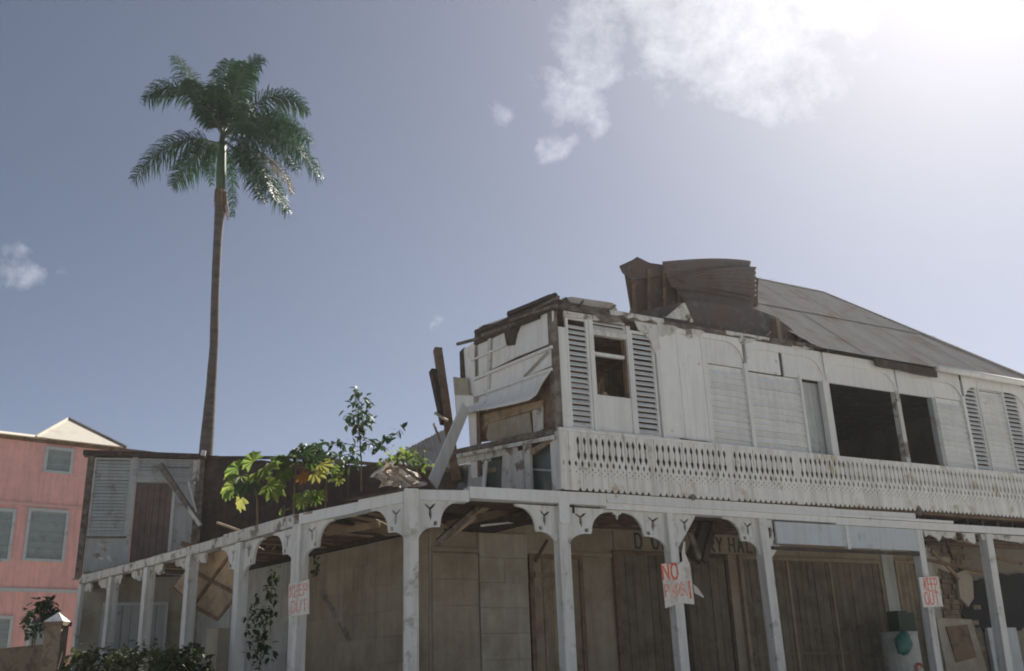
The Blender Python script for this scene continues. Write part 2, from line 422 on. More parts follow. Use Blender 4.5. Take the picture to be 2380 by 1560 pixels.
beam_part(D, [(-.02, 1.35, 4.505, 4.545, 4.50, 4.53, -.3, .06)], 'coping', 'wood_dark')
beam_part(B, [(.05, 2.6, 4.27, 4.47, 4.26, 4.46, -.2, .02), (2.62, 4.15, 4.26, 4.43, 4.25, 4.42, -.2, .02), (4.18, 6.9, 4.26, 4.42, 4.26, 4.42, -.2, .015), (6.92, 9.98, 4.26, 4.42, 4.27, 4.45, -.2, .015)], 'beam', 'peeling_paint')
b = MB(); b.prism(A, [(3.72, 4.395), (3.94, 4.395), (3.90, 4.33), (3.85, 4.31), (3.83, 4.24), (3.81, 4.31), (3.76, 4.33)], -.12, -.08); b.build('pendant', 'post_paint', house)
# key-stone plates on the corner posts
for pl, s in ((A, 0.0), (A, 2.71)):
    b = MB(); b.prism(pl, [(s - .10, 4.52), (s + .10, 4.52), (s + .10, 4.14), (s + .05, 4.10), (s - .05, 4.10), (s - .10, 4.14)], .01, .035); b.build('post_plate', 'white_paint', house)
# pale blue boards filling two bays above head height
for s0, s1, z0, z1 in ((7.32, 9.12, 3.95, 4.355), (9.15, 11.12, 3.93, 4.355)):
    b = MB(); b.box(A, s0, s1, z0, z1, -.06, -.02); b.build('fascia_board', 'blue_board', house)
b = MB(); b.box(A, 9.09, 9.17, 3.90, 4.355, -.07, 0.0); b.build('batten', 'post_paint', house)
b = MB(); b.box(A, 7.2, 11.1, 3.84, 3.895, -.09, -.02); b.build('rail', 'wood_dark', house)
for s0, s1 in ((11.35, 12.3), (12.5, 12.9), (13.1, 15.9)):
    b = MB(); b.prism(A, [(s0, 4.35)] + ragged((s0 + .02, 4.22), (s1, 4.18), 7, .07) + [(s1, 4.35)], -.06, -.03); b.build('fascia_scrap', 'peeling_paint', house)

# ---- floor, joists and verandah ceiling
b = MB(); b.box(A, 2.66, 22.0, 4.685, 4.74, -6.3, -.03); b.build('upper_floor', 'wood_brown', house)
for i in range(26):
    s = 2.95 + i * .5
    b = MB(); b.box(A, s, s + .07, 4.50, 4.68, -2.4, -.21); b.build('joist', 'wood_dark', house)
for i in range(12):
    o = -.3 - i * .175
    if i in (4, 9): continue
    s0, s1 = 2.7 + rnd(0, 1.2) * (i % 3 == 0), 19
    if i in (6, 7): s1 = 7.5
    b = MB(); b.box(A, s0, s1, 4.475, 4.497, o - .165, o); b.build('ceiling_board', 'wood_brown', house)
# side-street deck, with gaps where boards are gone
for i in range(58):
    t = -.4 + i * .19
    if i in (7, 8, 19, 20, 21, 27, 33, 34, 41, 48): continue
    b = MB(); b.box(B, t, t + .17, 4.425, 4.45, -2.45 + (rnd(.5, 1.3) if i % 5 == 2 else 0), -.02); b.build('deck_board', 'wood_brown' if i % 3 else 'wood_tan', house)
for i in range(6):
    b = MB(); b.beam(D.pt(.25 + i * .4, 4.40, -.2), D.pt(.35 + i * .4, 4.42, -2.3), .09, .14); b.build('joist', 'wood_dark', house)
b = MB(); slab_poly(b, [D.pt(.1, 0, -.25), D.pt(1.3, 0, -.25), A.pt(1.5, 0, -2.5), A.pt(2.6, 0, -2.5), A.pt(2.6, 0, -.25), A.pt(.25, 0, -.25)], 4.50, 4.535); b.build('deck', 'wood_brown', house)
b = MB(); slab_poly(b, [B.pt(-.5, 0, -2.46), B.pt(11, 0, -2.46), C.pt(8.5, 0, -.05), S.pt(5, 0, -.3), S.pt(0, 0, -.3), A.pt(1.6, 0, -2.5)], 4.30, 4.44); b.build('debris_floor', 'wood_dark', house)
# pale soffit boards left under the corner
for k, (u0, u1) in enumerate(((.5, .95), (.98, 1.45), (1.5, 1.95))):
    b = MB(); b.beam(D.pt(u0 + .2, 4.37, -.5), D.pt(u1 + .45, 4.30, -2.2), .42, .02, 0); b.build('soffit_board', 'wood_tan', house)

b = MB(); b.prism(D, [D.at(x, y, -1.0) for x, y in ((752, 1212), (772, 1200), (848, 1172), (876, 1192), (882, 1226), (758, 1246))], -1.04, -1.0); b.build('soffit_board', 'wood_tan', house)

# ---- ground-floor walls behind the verandah
OI = -2.4
ain = lambda x, y: A.at(x, y, OI)
gw = MB(); gw.box(A, 1.39, 14.3, 0, 4.47, OI - .25, OI); gw.build('ground_wall', 'plaster', house)
gw = MB(); gw.box(B, -.54, 11.5, 0, 4.30, OI - .25, OI); gw.build('ground_wall', 'plaster_blue', house)
gw = MB(); gw.box(C, .05, 3.6, 0, 4.42, -.25, 0); gw.build('ground_wall', 'plaster_pale', house)
def blocks(pl, s0, s1, z0, z1, off, bw_, bh, mt, name, th=.05):
    base = MB(); base.box(pl, s0, s1, z0, z1, off, off + .012); base = base.build(name, mt, house)
    r = 0; z = z0
    while z < z1 - .05:
        h = min(bh, z1 - z); s = s0; first = bw_ * (.5 if r % 2 else 1)
        while s < s1 - .03:
            e = min(s + first, s1); first = bw_
            if s1 - e < .12: e = s1
            j = lambda: rnd(.0, .004)
            q = MB(); q.prism(pl, [(s + .002 + j(), z + .002 + j()), (e - .002 + j(), z + .002 + j()), (e - .002 + j(), z + h - .002 + j()), (s + .002 + j(), z + h - .002 + j())], off + .013, off + th + rnd(-.005, .005)); q.build('block', mt, base)
            s = e
        z += h; r += 1
blocks(A, 2.31, 3.30, 1.2, 4.3, OI, 1.0, .44, 'plaster_pale', 'pilaster', .08)
blocks(A, 1.40, 2.30, 1.2, 3.92, OI, .9, .45, 'plaster', 'masonry')
blocks(B, -.5, 4.1, 1.2, 4.28, OI, .95, .45, 'plaster', 'masonry', .04)
blocks(B, 4.1, 7.4, 1.2, 4.28, OI, 1.1, .62, 'plaster_blue', 'masonry', .06)
b = MB(); b.box(A, 1.39, 5.4, 3.93, 4.0, OI, OI + .05); b.build('string_course', 'plaster', house)
def plank_door(pl, s0, s1, z0, z1, off, n, mt, fr='wood_brown', frame=.08, brace=False, name='door', fw=True, gap=.012):
    d = MB(); d.box(pl, s0, s1, z0, z1, off, off + .02); d = d.build(name, 'dark_inside', house)
    wd = (s1 - s0) / n
    bd = MB(); bd.cube(gap / 2, wd - gap / 2, 0, .03, 0, z1 - z0); me = bd.mesh('plank', mt)
    for i in range(n): put('plank', me, pl.frame(s0 + i * wd, z0, off + .022 + rnd(0, .012)), d)
    if fw:
        for a, c, e, f in ((s0 - frame, s0, z0, z1 + frame), (s1, s1 + frame, z0, z1 + frame), (s0, s1, z1, z1 + frame)):
            q = MB(); q.box(pl, a, c, e, f, off, off + .09); q.build('door_frame', fr, d)
    if brace:
        for z in (z0 + .5, z1 - .35):
            q = MB(); q.box(pl, s0 + .03, s1 - .03, z, z + .10, off + .066, off + .09); q.build('ledge', mt, d)
        q = MB(); q.beam(pl.pt(s0 + .1, z0 + .65, off + .08), pl.pt(s1 - .1, z0 + 1.75, off + .08), .03, .08); q.build('brace', 'wood_brown', d)
    return d
plank_door(A, 3.42, 4.42, .2, 3.86, OI, 5, 'door_tan', brace=True)
plank_door(A, 5.30, 6.62, .2, 3.98, OI, 7, 'door_brown')
plank_door(A, 6.95, 7.98, .2, 3.98, OI, 5, 'door_brown', 'wood_dark')
wide = plank_door(A, 8.45, 12.45, .2, 3.98, OI, 22, 'door_brown', 'door_tan')
for z, s0, s1 in ((2.05, 8.5, 12.4), (3.05, 8.5, 9.6), (2.6, 9.7, 12.4)):
    q = MB(); q.box(A, s0, s1, z, z + .05, OI + .067, OI + .085); q.build('ledge', 'door_brown', wide)
for s in (9.66, 10.9):
    q = MB(); q.box(A, s, s + .07, .2, 3.97, OI + .068, OI + .088); q.build('cover_strip', 'door_tan', wide)
plank_door(A, 13.05, 13.65, 2.75, 4.02, OI, 4, 'door_tan', 'wood_tan', .05, name='hatch')
b = MB(); b.box(A, 12.62, 13.0, 0, 4.4, OI, OI + .05); b.build('pilaster', 'plaster_blue', house)
b = MB(); b.box(A, 13.72, 14.28, 0, 4.4, OI, OI + .08); b.build('pilaster', 'plaster_blue', house)
# lettered frieze over the doors
fz = MB(); fz.box(A, 5.28, 12.6, 4.07, 4.46, OI, OI + .04); fz = fz.build('frieze', 'plaster', house)

# stroke lettering
GL = {'K': [[(0, 0), (0, 1)], [(.9, 1), (0, .45)], [(.25, .6), (.95, 0)]], 'E': [[(.9, 1), (0, 1), (0, 0), (.9, 0)], [(0, .52), (.75, .52)]], 'P': [[(0, 0), (0, 1), (.75, 1), (.9, .85), (.9, .62), (.75, .48), (0, .48)]],
      'O': [[(.3, 1), (.7, 1), (.95, .75), (.95, .25), (.7, 0), (.3, 0), (.05, .25), (.05, .75), (.3, 1)]], 'U': [[(0, 1), (0, .22), (.25, 0), (.7, 0), (.9, .22), (.9, 1)]], 'T': [[(0, 1), (1, 1)], [(.5, 1), (.5, 0)]],
      'N': [[(0, 0), (0, 1), (.9, 0), (.9, 1)]], 'A': [[(0, 0), (.45, 1), (.95, 0)], [(.2, .38), (.74, .38)]], 'R': [[(0, 0), (0, 1), (.75, 1), (.9, .85), (.9, .62), (.75, .48), (0, .48)], [(.4, .48), (.95, 0)]], 'I': [[(.45, 0), (.45, 1)]],
      'H': [[(0, 0), (0, 1)], [(.9, 0), (.9, 1)], [(0, .5), (.9, .5)]], 'L': [[(0, 1), (0, 0), (.85, 0)]], 'Y': [[(0, 1), (.45, .5), (.9, 1)], [(.45, .5), (.45, 0)]], 'C': [[(.92, .8), (.7, 1), (.3, 1), (.05, .75), (.05, .25), (.3, 0), (.7, 0), (.92, .2)]], 'D': [[(0, 0), (0, 1), (.6, 1), (.9, .7), (.9, .3), (.6, 0), (0, 0)]]}
def letter(pl, ch, s, z, wd, ht, off, st, mt, parent, jt=.0, dz=0, shear=0):
    b = MB()
    k = 0
    for line in GL[ch]:
        pts = [(s + (a + rnd(-jt, jt)) * wd + shear * c * ht, z + (c + rnd(-jt, jt)) * ht + a * dz) for a, c in line]
        for (a0, c0), (a1, c1) in zip(pts, pts[1:]):
            k += 1
            l = math.hypot(a1 - a0, c1 - c0) or 1e-6; nx, nz = -(c1 - c0) / l * st / 2, (a1 - a0) / l * st / 2; ex, ez = (a1 - a0) / l * st * .4, (c1 - c0) / l * st * .4
            b.prism(pl, [(a0 - ex + nx, c0 - ez + nz), (a0 - ex - nx, c0 - ez - nz), (a1 + ex - nx, c1 + ez - nz), (a1 + ex + nx, c1 + ez + nz)], off, off + .002 + .0004 * k)
    return b.build('letter', mt, parent)
s_ = ain(1647, 1270)[0]
for ch, x in zip('RYHALL', (1648, 1667, 1696, 1716, 1737, 1756)):
    s, z = A.at(x, 1283, OI + .04)
    letter(A, ch, s, 4.13, .15, .27, OI + .041, .045, 'letter_dark', fz, .02)
for ch, x in zip('DON', (1478, 1517, 1541)):
    s, z = A.at(x, 1283, OI + .04)
    letter(A, ch, s, 4.13, .16, .27, OI + .041, .045, 'letter_dark', fz, .03)
b = MB(); b.box(A, 1.70, 1.99, 2.47, 2.90, OI, OI + .02); b.build('notice_board', 'door_maroon', None, label='small reddish-brown blank board fixed to the plaster wall behind the corner post', cat='board')

# broken wall end with bare stones, at the far right
bw = MB(); bw.box(A, 14.3, 24, 0, 4.6, OI - .9, OI - .6); bw = bw.build('broken_wall', 'mortar', house)
bk = MB(); bk.cube(0, .27, 0, .10, 0, .105); bme = [bk.mesh('brick', 'brick')]
for wv, hv in ((.21, .12), (.33, .10)):
    bk = MB(); bk.hexa([(0, 0, 0), (wv, 0, .01), (wv - .02, .08, .01), (.02, .08, 0), (0, 0, hv), (wv, 0, hv - .01), (wv - .02, .085, hv - .015), (.01, .08, hv)]); bme.append(bk.mesh('brick', 'brick'))
nb = 0
for r in range(30):
    z = 1.7 + r * .122; s = 14.35 + (r % 2) * .14
    while s < 16.3 and nb < 290:
        k = random.choice((0, 0, 1, 2)); me = bme[k]
        if rnd(0, 1) < .94:
            put('brick', me, A.frame(s, z + rnd(-.006, .006), OI - .64 + rnd(-.02, .02)), bw); nb += 1
        s += (.285, .225, .345)[k]
for poly in ([(14.35, 4.28), (14.3, 3.55), (14.62, 3.45), (14.7, 3.7), (14.95, 3.75), (15.1, 4.0), (15.5, 3.9), (15.6, 4.28)], [(15.75, 3.9), (15.7, 3.3), (15.95, 3.1), (16.2, 3.3), (16.3, 3.8), (16.1, 4.0)]):
    b = MB(); b.prism(A, poly, OI - .52, OI - .44); b.build('plaster_patch', 'plaster_pale', house)
b = MB(); b.box(A, 16.5, 17.6, .16, 2.6, OI - .55, OI - .45); b.build('panel', 'blue_board', house)
b = MB(); b.prism(A, ragged((15.75, 3.0), (16.3, 3.7), 6, .08) + ragged((16.4, 3.75), (18.5, 3.95), 9, .10) + ragged((18.5, 2.6), (16.6, 2.5), 9, .10) + ragged((16.5, 2.5), (15.8, 2.85), 5, .07), OI - .56, OI - .53); b.build('hole_patch', 'hole_dark', house)  # flat black patch on the wall, its colour standing in for a dark opening

# ---- upper street front
ob = -.02                                     # outer face of the studs
posts_u = [2.71, 4.92, 7.02, 9.1, 11.2, 13.33, 15.5]
ZT, ZS = 7.98, 5.70
def part_box(name, mt, pl, s0, s1, z0, z1, o0, o1, parent=None):
    b = MB(); b.box(pl, s0, s1, z0, z1, o0, o1); return b.build(name, mt, parent or house)
part_box('corner_board', 'white_paint', A, 2.78, 2.95, 5.72, 7.55, -.05, .03)
part_box('corner_post', 'wood_grey', A, 2.655, 2.775, 4.70, 8.02, -.14, .012)
part_box('wall_plate', 'wood_grey', A, 2.70, 8.9, 7.90, 7.99, -.18, .02)
part_box('wall_plate', 'wood_grey', A, 8.9, 15.9, 7.88, 7.93, -.18, -.03)
part_box('sill', 'fret_paint', A, 2.66, 15.9, 5.66, 5.715, -.14, .075)
# louvred shutters
def louvre(pl, s0, s1, z0, z1, off, pitch, mt, fr=.05, parent=house, frame_mt=None, name='louvre_shutter', tilt=38, back=True, rows=None):
    root = MB()
    root.box(pl, s0, s0 + fr, z0, z1, off - .03, off + .02)
    root.box(pl, s1 - fr, s1, z0, z1, off - .03, off + .02)
    root.box(pl, s0 + fr, s1 - fr, z1 - fr, z1, off - .028, off + .018)
    root.box(pl, s0 + fr, s1 - fr, z0, z0 + fr, off - .028, off + .018)
    o = root.build(name, frame_mt or mt, parent)
    L = s1 - s0 - 2 * fr - .004
    m = MB(); c, s = math.cos(R(tilt)), math.sin(R(tilt)); hw = pitch * .47; th = .006
    pts = []
    for x in (0, L):
        for u_, v_ in ((-hw, -th), (hw, -th), (hw, th), (-hw, th)): pts.append((x, -(u_ * s) * 1.0 - v_ * c, u_ * c - v_ * s))
    m.hexa([pts[0], pts[4], pts[5], pts[1], pts[3], pts[7], pts[6], pts[2]])
    me = m.mesh('slat', mt)
    n = int((z1 - z0 - 2 * fr) / pitch)
    for i in range(n):
        fm = pl.frame(s0 + fr + .002, z0 + fr + (i + .5) * pitch + rnd(-.004, .004), off)
        put('slat', me, fm @ Matrix.Rotation(rnd(-.012, .012), 4, 'Y'), o)
    return o
louvre(A, 2.955, 3.43, 5.73, 7.80, -.03, .099, 'white_paint')
louvre(A, 4.33, 4.86, 5.73, 7.72, -.03, .099, 'white_paint')
# window between the two louvres
part_box('mullion', 'white_paint', A, 3.432, 3.52, 5.72, 7.85, -.10, .015)
part_box('mullion', 'white_paint', A, 4.25, 4.328, 5.72, 7.78, -.10, .015)
part_box('head_board', 'peeling_paint', A, 3.52, 4.25, 7.52, 7.62, -.09, .0)
louvre(A, 3.522, 4.248, 7.64, 7.84, -.05, .07, 'white_paint', .02)
part_box('apron_panel', 'white_paint', A, 3.522, 4.248, 5.72, 6.40, -.06, -.01)
part_box('transom', 'white_paint', A, 3.522, 4.248, 7.15, 7.21, -.12, -.05)
part_box('window_side', 'wood_brown', A, 3.522, 3.56, 6.40, 7.52, -.13, -.04)
part_box('window_side', 'wood_brown', A, 4.205, 4.248, 6.40, 7.52, -.13, -.04)
b = MB(); b.prism(A, [(3.54, 6.38), (3.56, 6.44), (3.70, 6.42), (3.72, 6.48), (3.80, 6.50), (3.86, 6.42), (3.95, 6.41), (3.96, 6.38)], -.14, -.11); b.build('broken_pane', 'wood_tan', house)
# arched spandrels (thin boards over the bays)
def spandrel(s0, s1, z_sp, mt='white_paint', r=.42, off=0.0, z1=7.90):
    m = (s0 + s1) / 2
    o = [(s0, z1), (s0, z_sp)] + [(s0 + r - r * math.cos(a), z_sp + r * .9 * math.sin(a)) for a in [R(90) * i / 8 for i in range(1, 9)]]
    o += [(s1 - r + r * math.cos(R(90) - a), z_sp + r * .9 * math.sin(R(90) - a)) for a in [R(90) * i / 8 for i in range(0, 9)]][0:-1] + [(s1, z_sp), (s1, z1)]
    b = MB(); b.prism(A, o, off, off + .022); b.build('spandrel', mt, house)
for i, zz in ((1, 7.42), (2, 7.36), (3, 7.30), (4, 7.28), (5, 7.28)): spandrel(posts_u[i] + .04, posts_u[i + 1] - .045, zz, off=.003 + .001 * i)
b = MB(); b.prism(A, [(4.45, 7.90), (4.52, 7.74), (4.66, 7.68), (4.78, 7.55), (4.83, 7.35), (4.89, 7.30), (4.955, 7.30), (4.955, 7.90)], .0, .02); b.build('spandrel', 'peeling_paint', house)
for i in (1, 2, 5): part_box('stud_cover', 'white_paint', A, posts_u[i] - .04, posts_u[i] + .035, 5.72, 7.40, -.06, .028)
# smooth boarded bay
ws = [4.965, 5.28, 5.60, 5.92, 6.08]
for k, (a_, c_) in enumerate(((4.965, 5.40), (5.406, 5.53), (5.536, 5.97), (5.976, 6.10))):
    part_box('wall_board', 'white_paint', A, a_, c_, 5.72, 7.86, -.05, -.012 + .004 * (k % 2))
# lapped boards
def clap(s0, s1, z0, z1, pitch=.122, base=-.05, mt='white_paint', name='clapboard_wall'):
    bk = MB(); bk.box(A, s0, s1, z0, z1, base - .03, base); bk = bk.build(name, mt, house)
    L = s1 - s0
    m = MB(); m.hexa([(0, 0, 0), (L, 0, 0), (L, .055, 0), (0, .055, 0), (0, 0, pitch * .99), (L, 0, pitch * .99), (L, .012, pitch * .99), (0, .012, pitch * .99)])
    me = m.mesh('lap_board', mt)
    n = int((z1 - z0) / pitch)
    for i in range(n): put('lap_board', me, A.frame(s0, z0 + i * pitch, base + .001) @ Matrix.Rotation(rnd(-.003, .003), 4, 'Y'), bk)
clap(6.11, 6.975, 5.72, 7.30, base=-.06)
clap(7.06, 8.40, 5.72, 7.26, base=-.06)
part_box('flat_panel', 'white_paint', A, 6.11, 6.975, 7.31, 7.88, -.05, -.015)
part_box('flat_panel', 'white_paint', A, 7.06, 7.95, 7.28, 7.88, -.05, -.015)
part_box('flat_panel', 'dark_inside', A, 7.955, 8.02, 7.28, 7.74, -.06, -.03)
part_box('jamb', 'white_paint', A, 8.40, 8.46, 5.72, 7.3, -.08, .02)
part_box('head_board', 'white_paint', A, 8.03, 12.42, 7.27, 7.90, -.05, -.005)
# recessed grey shutter, then open bays
for k in range(5): part_box('recess_plank', 'grey_paint', A, 8.47 + k * .14, 8.605 + k * .14, 5.72, 7.26, -.20, -.17 + .006 * (k % 2))
def turned(s, z0, z1, wd, mt):
    b = MB(); b.box(A, s - wd / 2, s + wd / 2, z0, z1, -.12, .02); return b.build('upper_post', mt, house)
turned(9.12, 5.715, 7.30, .17, 'white_paint'); turned(11.2, 5.715, 7.30, .11, 'peeling_paint')
part_box('jamb', 'grey_paint', A, 12.28, 12.40, 5.72, 7.27, -.12, .01)
clap(12.42, 13.28, 5.72, 7.30)
part_box('flat_panel', 'white_paint', A, 12.43, 13.28, 7.31, 7.88, -.05, -.015)
louvre(A, 13.375, 13.86, 5.73, 7.80, -.03, .099, 'white_paint')
clap(13.90, 14.72, 5.72, 7.62)
part_box('mullion', 'white_paint', A, 13.862, 13.898, 5.72, 7.85, -.06, .03); part_box('mullion', 'white_paint', A, 14.725, 14.76, 5.72, 7.85, -.06, .03)
louvre(A, 13.90, 14.72, 7.64, 7.84, -.04, .07, 'white_paint', .02)
louvre(A, 14.765, 15.3, 5.73, 7.80, -.03, .099, 'white_paint')
part_box('wall_board', 'white_paint', A, 15.305, 15.9, 5.72, 7.88, -.05, 0)
# eaves: broken fascia, soffit and gutter
for s0, s1, z0, z1, o1, mt in ((3.9, 5.1, 7.93, 8.03, .05, 'peeling_paint'), (5.1, 6.6, 7.91, 8.0, .04, 'wood_grey'), (6.6, 7.7, 7.94, 8.01, .05, 'peeling_paint'), (7.7, 9.2, 7.96, 8.02, .06, 'wood_grey')):
    b = MB(); b.prism(A, [(s0, z1)] + ragged((s0, z0), (s1, z0 + .02), 9, .035) + [(s1, z1)], .021, o1); b.build('fascia', mt, house)
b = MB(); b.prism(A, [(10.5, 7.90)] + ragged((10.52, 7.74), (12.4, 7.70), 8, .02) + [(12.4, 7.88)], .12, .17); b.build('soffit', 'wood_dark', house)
b = MB(); b.tube([A.pt(12.35, 7.90, .22), A.pt(14, 7.89, .22), A.pt(16.1, 7.89, .22)], .075, 10); b.build('gutter', 'white_paint', house, True)
for s, zz in ((4.95, 7.7), (5.6, 7.75), (6.9, 7.8), (8.3, 7.85)):
    b = MB(); b.prism(A, [(s, 7.93)] + ragged((s + .03, zz), (s + .4, zz + .1), 6, .05) + [(s + .5, 7.93)], .026, .036); b.build('paint_flake', 'peeling_paint', house)

# ---- rooms behind the upper front
part_box('room_wall', 'inner_wall', A, 5.6, 16.0, 4.75, 9.5, -6.4, -6.3)
part_box('room_partition', 'inner_wall', A, 8.2, 8.3, 4.745, 8.6, -6.2, -.2)  # unseen partition added to keep sun from the roofless side out of the dark bays
part_box('room_partition', 'inner_wall', A, 15.9, 16.0, 4.745, 8.0, -6.2, -.15)
part_box('room_partition', 'door_tan', A, 3.0, 4.25, 4.745, 7.7, -2.2, -2.1)
part_box('room_partition', 'door_tan', A, 5.2, 8.1, 4.745, 7.7, -2.2, -2.1)
for s in (4.26, 5.1): part_box('door_post', 'wood_tan', A, s, s + .09, 4.745, 7.5, -2.22, -2.05)
part_box('door_head', 'wood_tan', A, 4.26, 5.19, 7.5, 7.6, -2.22, -2.05)
for i in range(11):
    part_box('ceiling_board', 'wood_brown', A, 2.8 + i * .03 + rnd(0, .1), 7.4 + rnd(0, .6), 7.86, 7.885, -.435 - i * .3, -.14 - i * .3)

# ---- balcony of sawn boards
BZ0, BZ1 = 4.655, 5.655
pitch = .1265
def lens(cx, cz, hw, hz): return [(cx, cz - hz), (cx + hw * .8, cz - hz * .35), (cx + hw, cz), (cx + hw * .8, cz + hz * .35), (cx, cz + hz), (cx - hw * .8, cz + hz * .35), (cx - hw, cz), (cx - hw * .8, cz - hz * .35)]
def fret(solid=False):
    h = pitch / 2 - .0015
    b = MB()
    def edge(sgn):   # outline up one side with its half holes
        e = [(h, .012), (h, .30), (h - .013, .318), (h, .336), (h, .400), (h - .022, .44), (h - .025, .455), (h - .020, .475), (h, .515), (h, .72), (h - .006, .728), (h, .736), (h, .955), (h - .004, .962), (h, .97), (h, 1.0)]
        return [(x * sgn, z) for x, z in e]
    o = ([(-.042, .0), (0, .062), (.042, .0), (h, .0)] if not solid else [(-.0, .0), (h, .0)]) + edge(1) + list(reversed(edge(-1))) + [(-h, .0)]
    holes = []
    if not solid:
        sp = [(.0, .515), (.018, .55), (.031, .585), (.034, .615), (.024, .645), (.011, .655), (.018, .675), (.010, .695), (.009, .77), (.020, .80), (.031, .835), (.030, .865), (.018, .90), (.0, .93)]
        holes = [sp + [(-x, z) for x, z in reversed(sp[1:-1])], [(x, z + .365) for x, z in ((-.019, 0), (-.008, -.009), (0, -.028), (.008, -.009), (.019, 0), (.008, .009), (0, .028), (-.008, .009))], lens(0, .275, .009, .016)]
    b.prism(None, o, -.010, .010, holes)
    return b.mesh('fret_board', 'fret_paint')
fm, fsol = fret(), fret(True)
bal = MB(); bal.box(A, 2.66, 16.0, 5.60, 5.648, .022, .062); bal.box(A, 2.70, 16.0, 5.02, 5.06, .012, .034); bal = bal.build('balcony', 'fret_paint', house)
nfb = int((16.0 - 2.70) / pitch)
for i in range(nfb):
    s = 2.70 + (i + .5) * pitch
    z = BZ0 + .0065 * (s - 2.7) - .012 * math.sin((s - 2.7) * .55)
    o = put('fret_board', fsol if i in (0, 1, 14, 28, 41) else fm, A.frame(s, z, .075 + rnd(-.003, .003)) @ Matrix.Rotation(rnd(-.008, .008), 4, 'Y'), bal)
part_box('backing_board', 'fret_paint', A, 9.3, 16.0, 4.78, 5.59, -.02, .01)
part_box('backing_rail', 'dark_inside', A, 2.78, 9.28, 4.75, 4.80, -.1, -.02)
for s in (3.0, 4.9, 7.0, 9.25): part_box('baluster_stud', 'wood_grey', A, s, s + .06, 4.75, 5.6, -.06, .01)
part_box('end_return', 'fret_paint', A, 2.645, 2.70, 4.67, 5.66, -.22, .085)
b = MB(); b.prism(A, [(5.2, 5.72), (5.25, 5.75), (5.5, 5.735), (5.8, 5.74), (6.0, 5.72)], .03, .05); b.build('rot_patch', 'wood_dark', house)
for s, h in ((11.15, .16), (5.35, .07)):
    b = MB(); b.prism(A, [(s - .035, 4.62), (s + .03, 4.62), (s + .045, 4.62 + h), (s, 4.66 + h), (s - .04, 4.63 + h)], .09, .12); b.build('bird_box', 'wood_grey', house)

# ---- torn end wall of the upper storey
sx = lambda x, y, o=0: S.at(x, y, o)
def spoly(name, mt, px, off, th=.03, parent=None, j=0):
    b = MB(); b.prism(S, [jit(sx(x, y, off), j) for x, y in px], off - th, off); return b.build(name, mt, parent or house)
spoly('inner_lining', 'wood_brown', [(1100, 810), (1282, 730), (1282, 1002), (1100, 1030)], -.14, .05)
spoly('wall_sheet', 'white_paint', [(1107, 800), (1190, 765), (1284, 716), (1283, 797), (1200, 830), (1108, 876)], -.02, .03)
spoly('wall_sheet', 'white_paint', [(1104, 886), (1281, 808), (1282, 850), (1190, 890), (1104, 922)], -.01, .03)
spoly('wall_sheet', 'white_paint', [(1112, 760), (1284, 700), (1284, 720), (1107, 806)], -.06, .03)
# bellied sheet hanging off its lower edge
gr = []
for i in range(13):
    t = i / 12; row = []
    for j in range(6):
        k = j / 5
        x = 1088 + (1282 - 1088) * t; y0 = 932 - 74 * t; y1 = 962 - 8 * t - 30 * t * t + (0 if t < .9 else -42 * (t - .9) * 10)
        s, z = sx(x, y0 + (y1 - y0) * k, 0)
        row.append(S.pt(s, z, .01 + .22 * k * k * (1 - .5 * abs(t - .5))))
    gr.append(row)
b = MB(); b.sheet(gr, .012); b.build('wall_sheet', 'white_paint', house, True)
spoly('wall_sheet', 'plaster_pale', [(1130, 1018), (1135, 985), (1230, 958), (1236, 1005), (1140, 1026)], -.10, .02)
spoly('wall_sheet', 'peeling_paint', [(1237, 955), (1262, 945), (1262, 1000), (1240, 1005)], -.10, .02)
spoly('brown_panel', 'wood_tan', [(1105, 968), (1262, 930), (1262, 945), (1135, 985), (1110, 1015)], -.115, .02)
for x0, y0, x1, y1, ww in ((1095, 884, 1283, 806, .05), (1090, 925, 1283, 858, .05), (1095, 838, 1180, 800, .03)):
    a_, c_ = sx(x0, y0, .03), sx(x1, y1, .03)
    b = MB(); b.beam(S.pt(*a_, .03), S.pt(*c_, .03), .03, ww); b.build('batten', 'white_paint', house)
a_, c_ = sx(1222, 876), sx(1278, 818); b = MB(); b.beam(S.pt(*a_, .04), S.pt(*c_, .04), .02, .035); b.build('batten', 'plaster_pale', house)
spoly('stud', 'white_paint', [(1078, 812), (1102, 795), (1110, 1110), (1096, 1112), (1090, 1000)], -.03, .06)
spoly('stud', 'wood_dark', [(1068, 818), (1078, 808), (1085, 880), (1070, 890)], -.08, .1)
spoly('stud', 'wood_brown', [(1105, 800), (1111, 797), (1117, 1105), (1110, 1108)], -.02, .03)
spoly('stud', 'peeling_paint', [(1134, 783), (1140, 780), (1134, 955), (1129, 957)], .03, .03)
spoly('torn_sheet', 'plaster_pale', [(1053, 876), (1086, 880), (1089, 915), (1110, 925), (1112, 958), (1078, 965), (1060, 962)], .05, .02)
spoly('torn_sheet', 'white_paint', [(1056, 918), (1100, 920), (1100, 958), (1062, 966)], .07, .015)
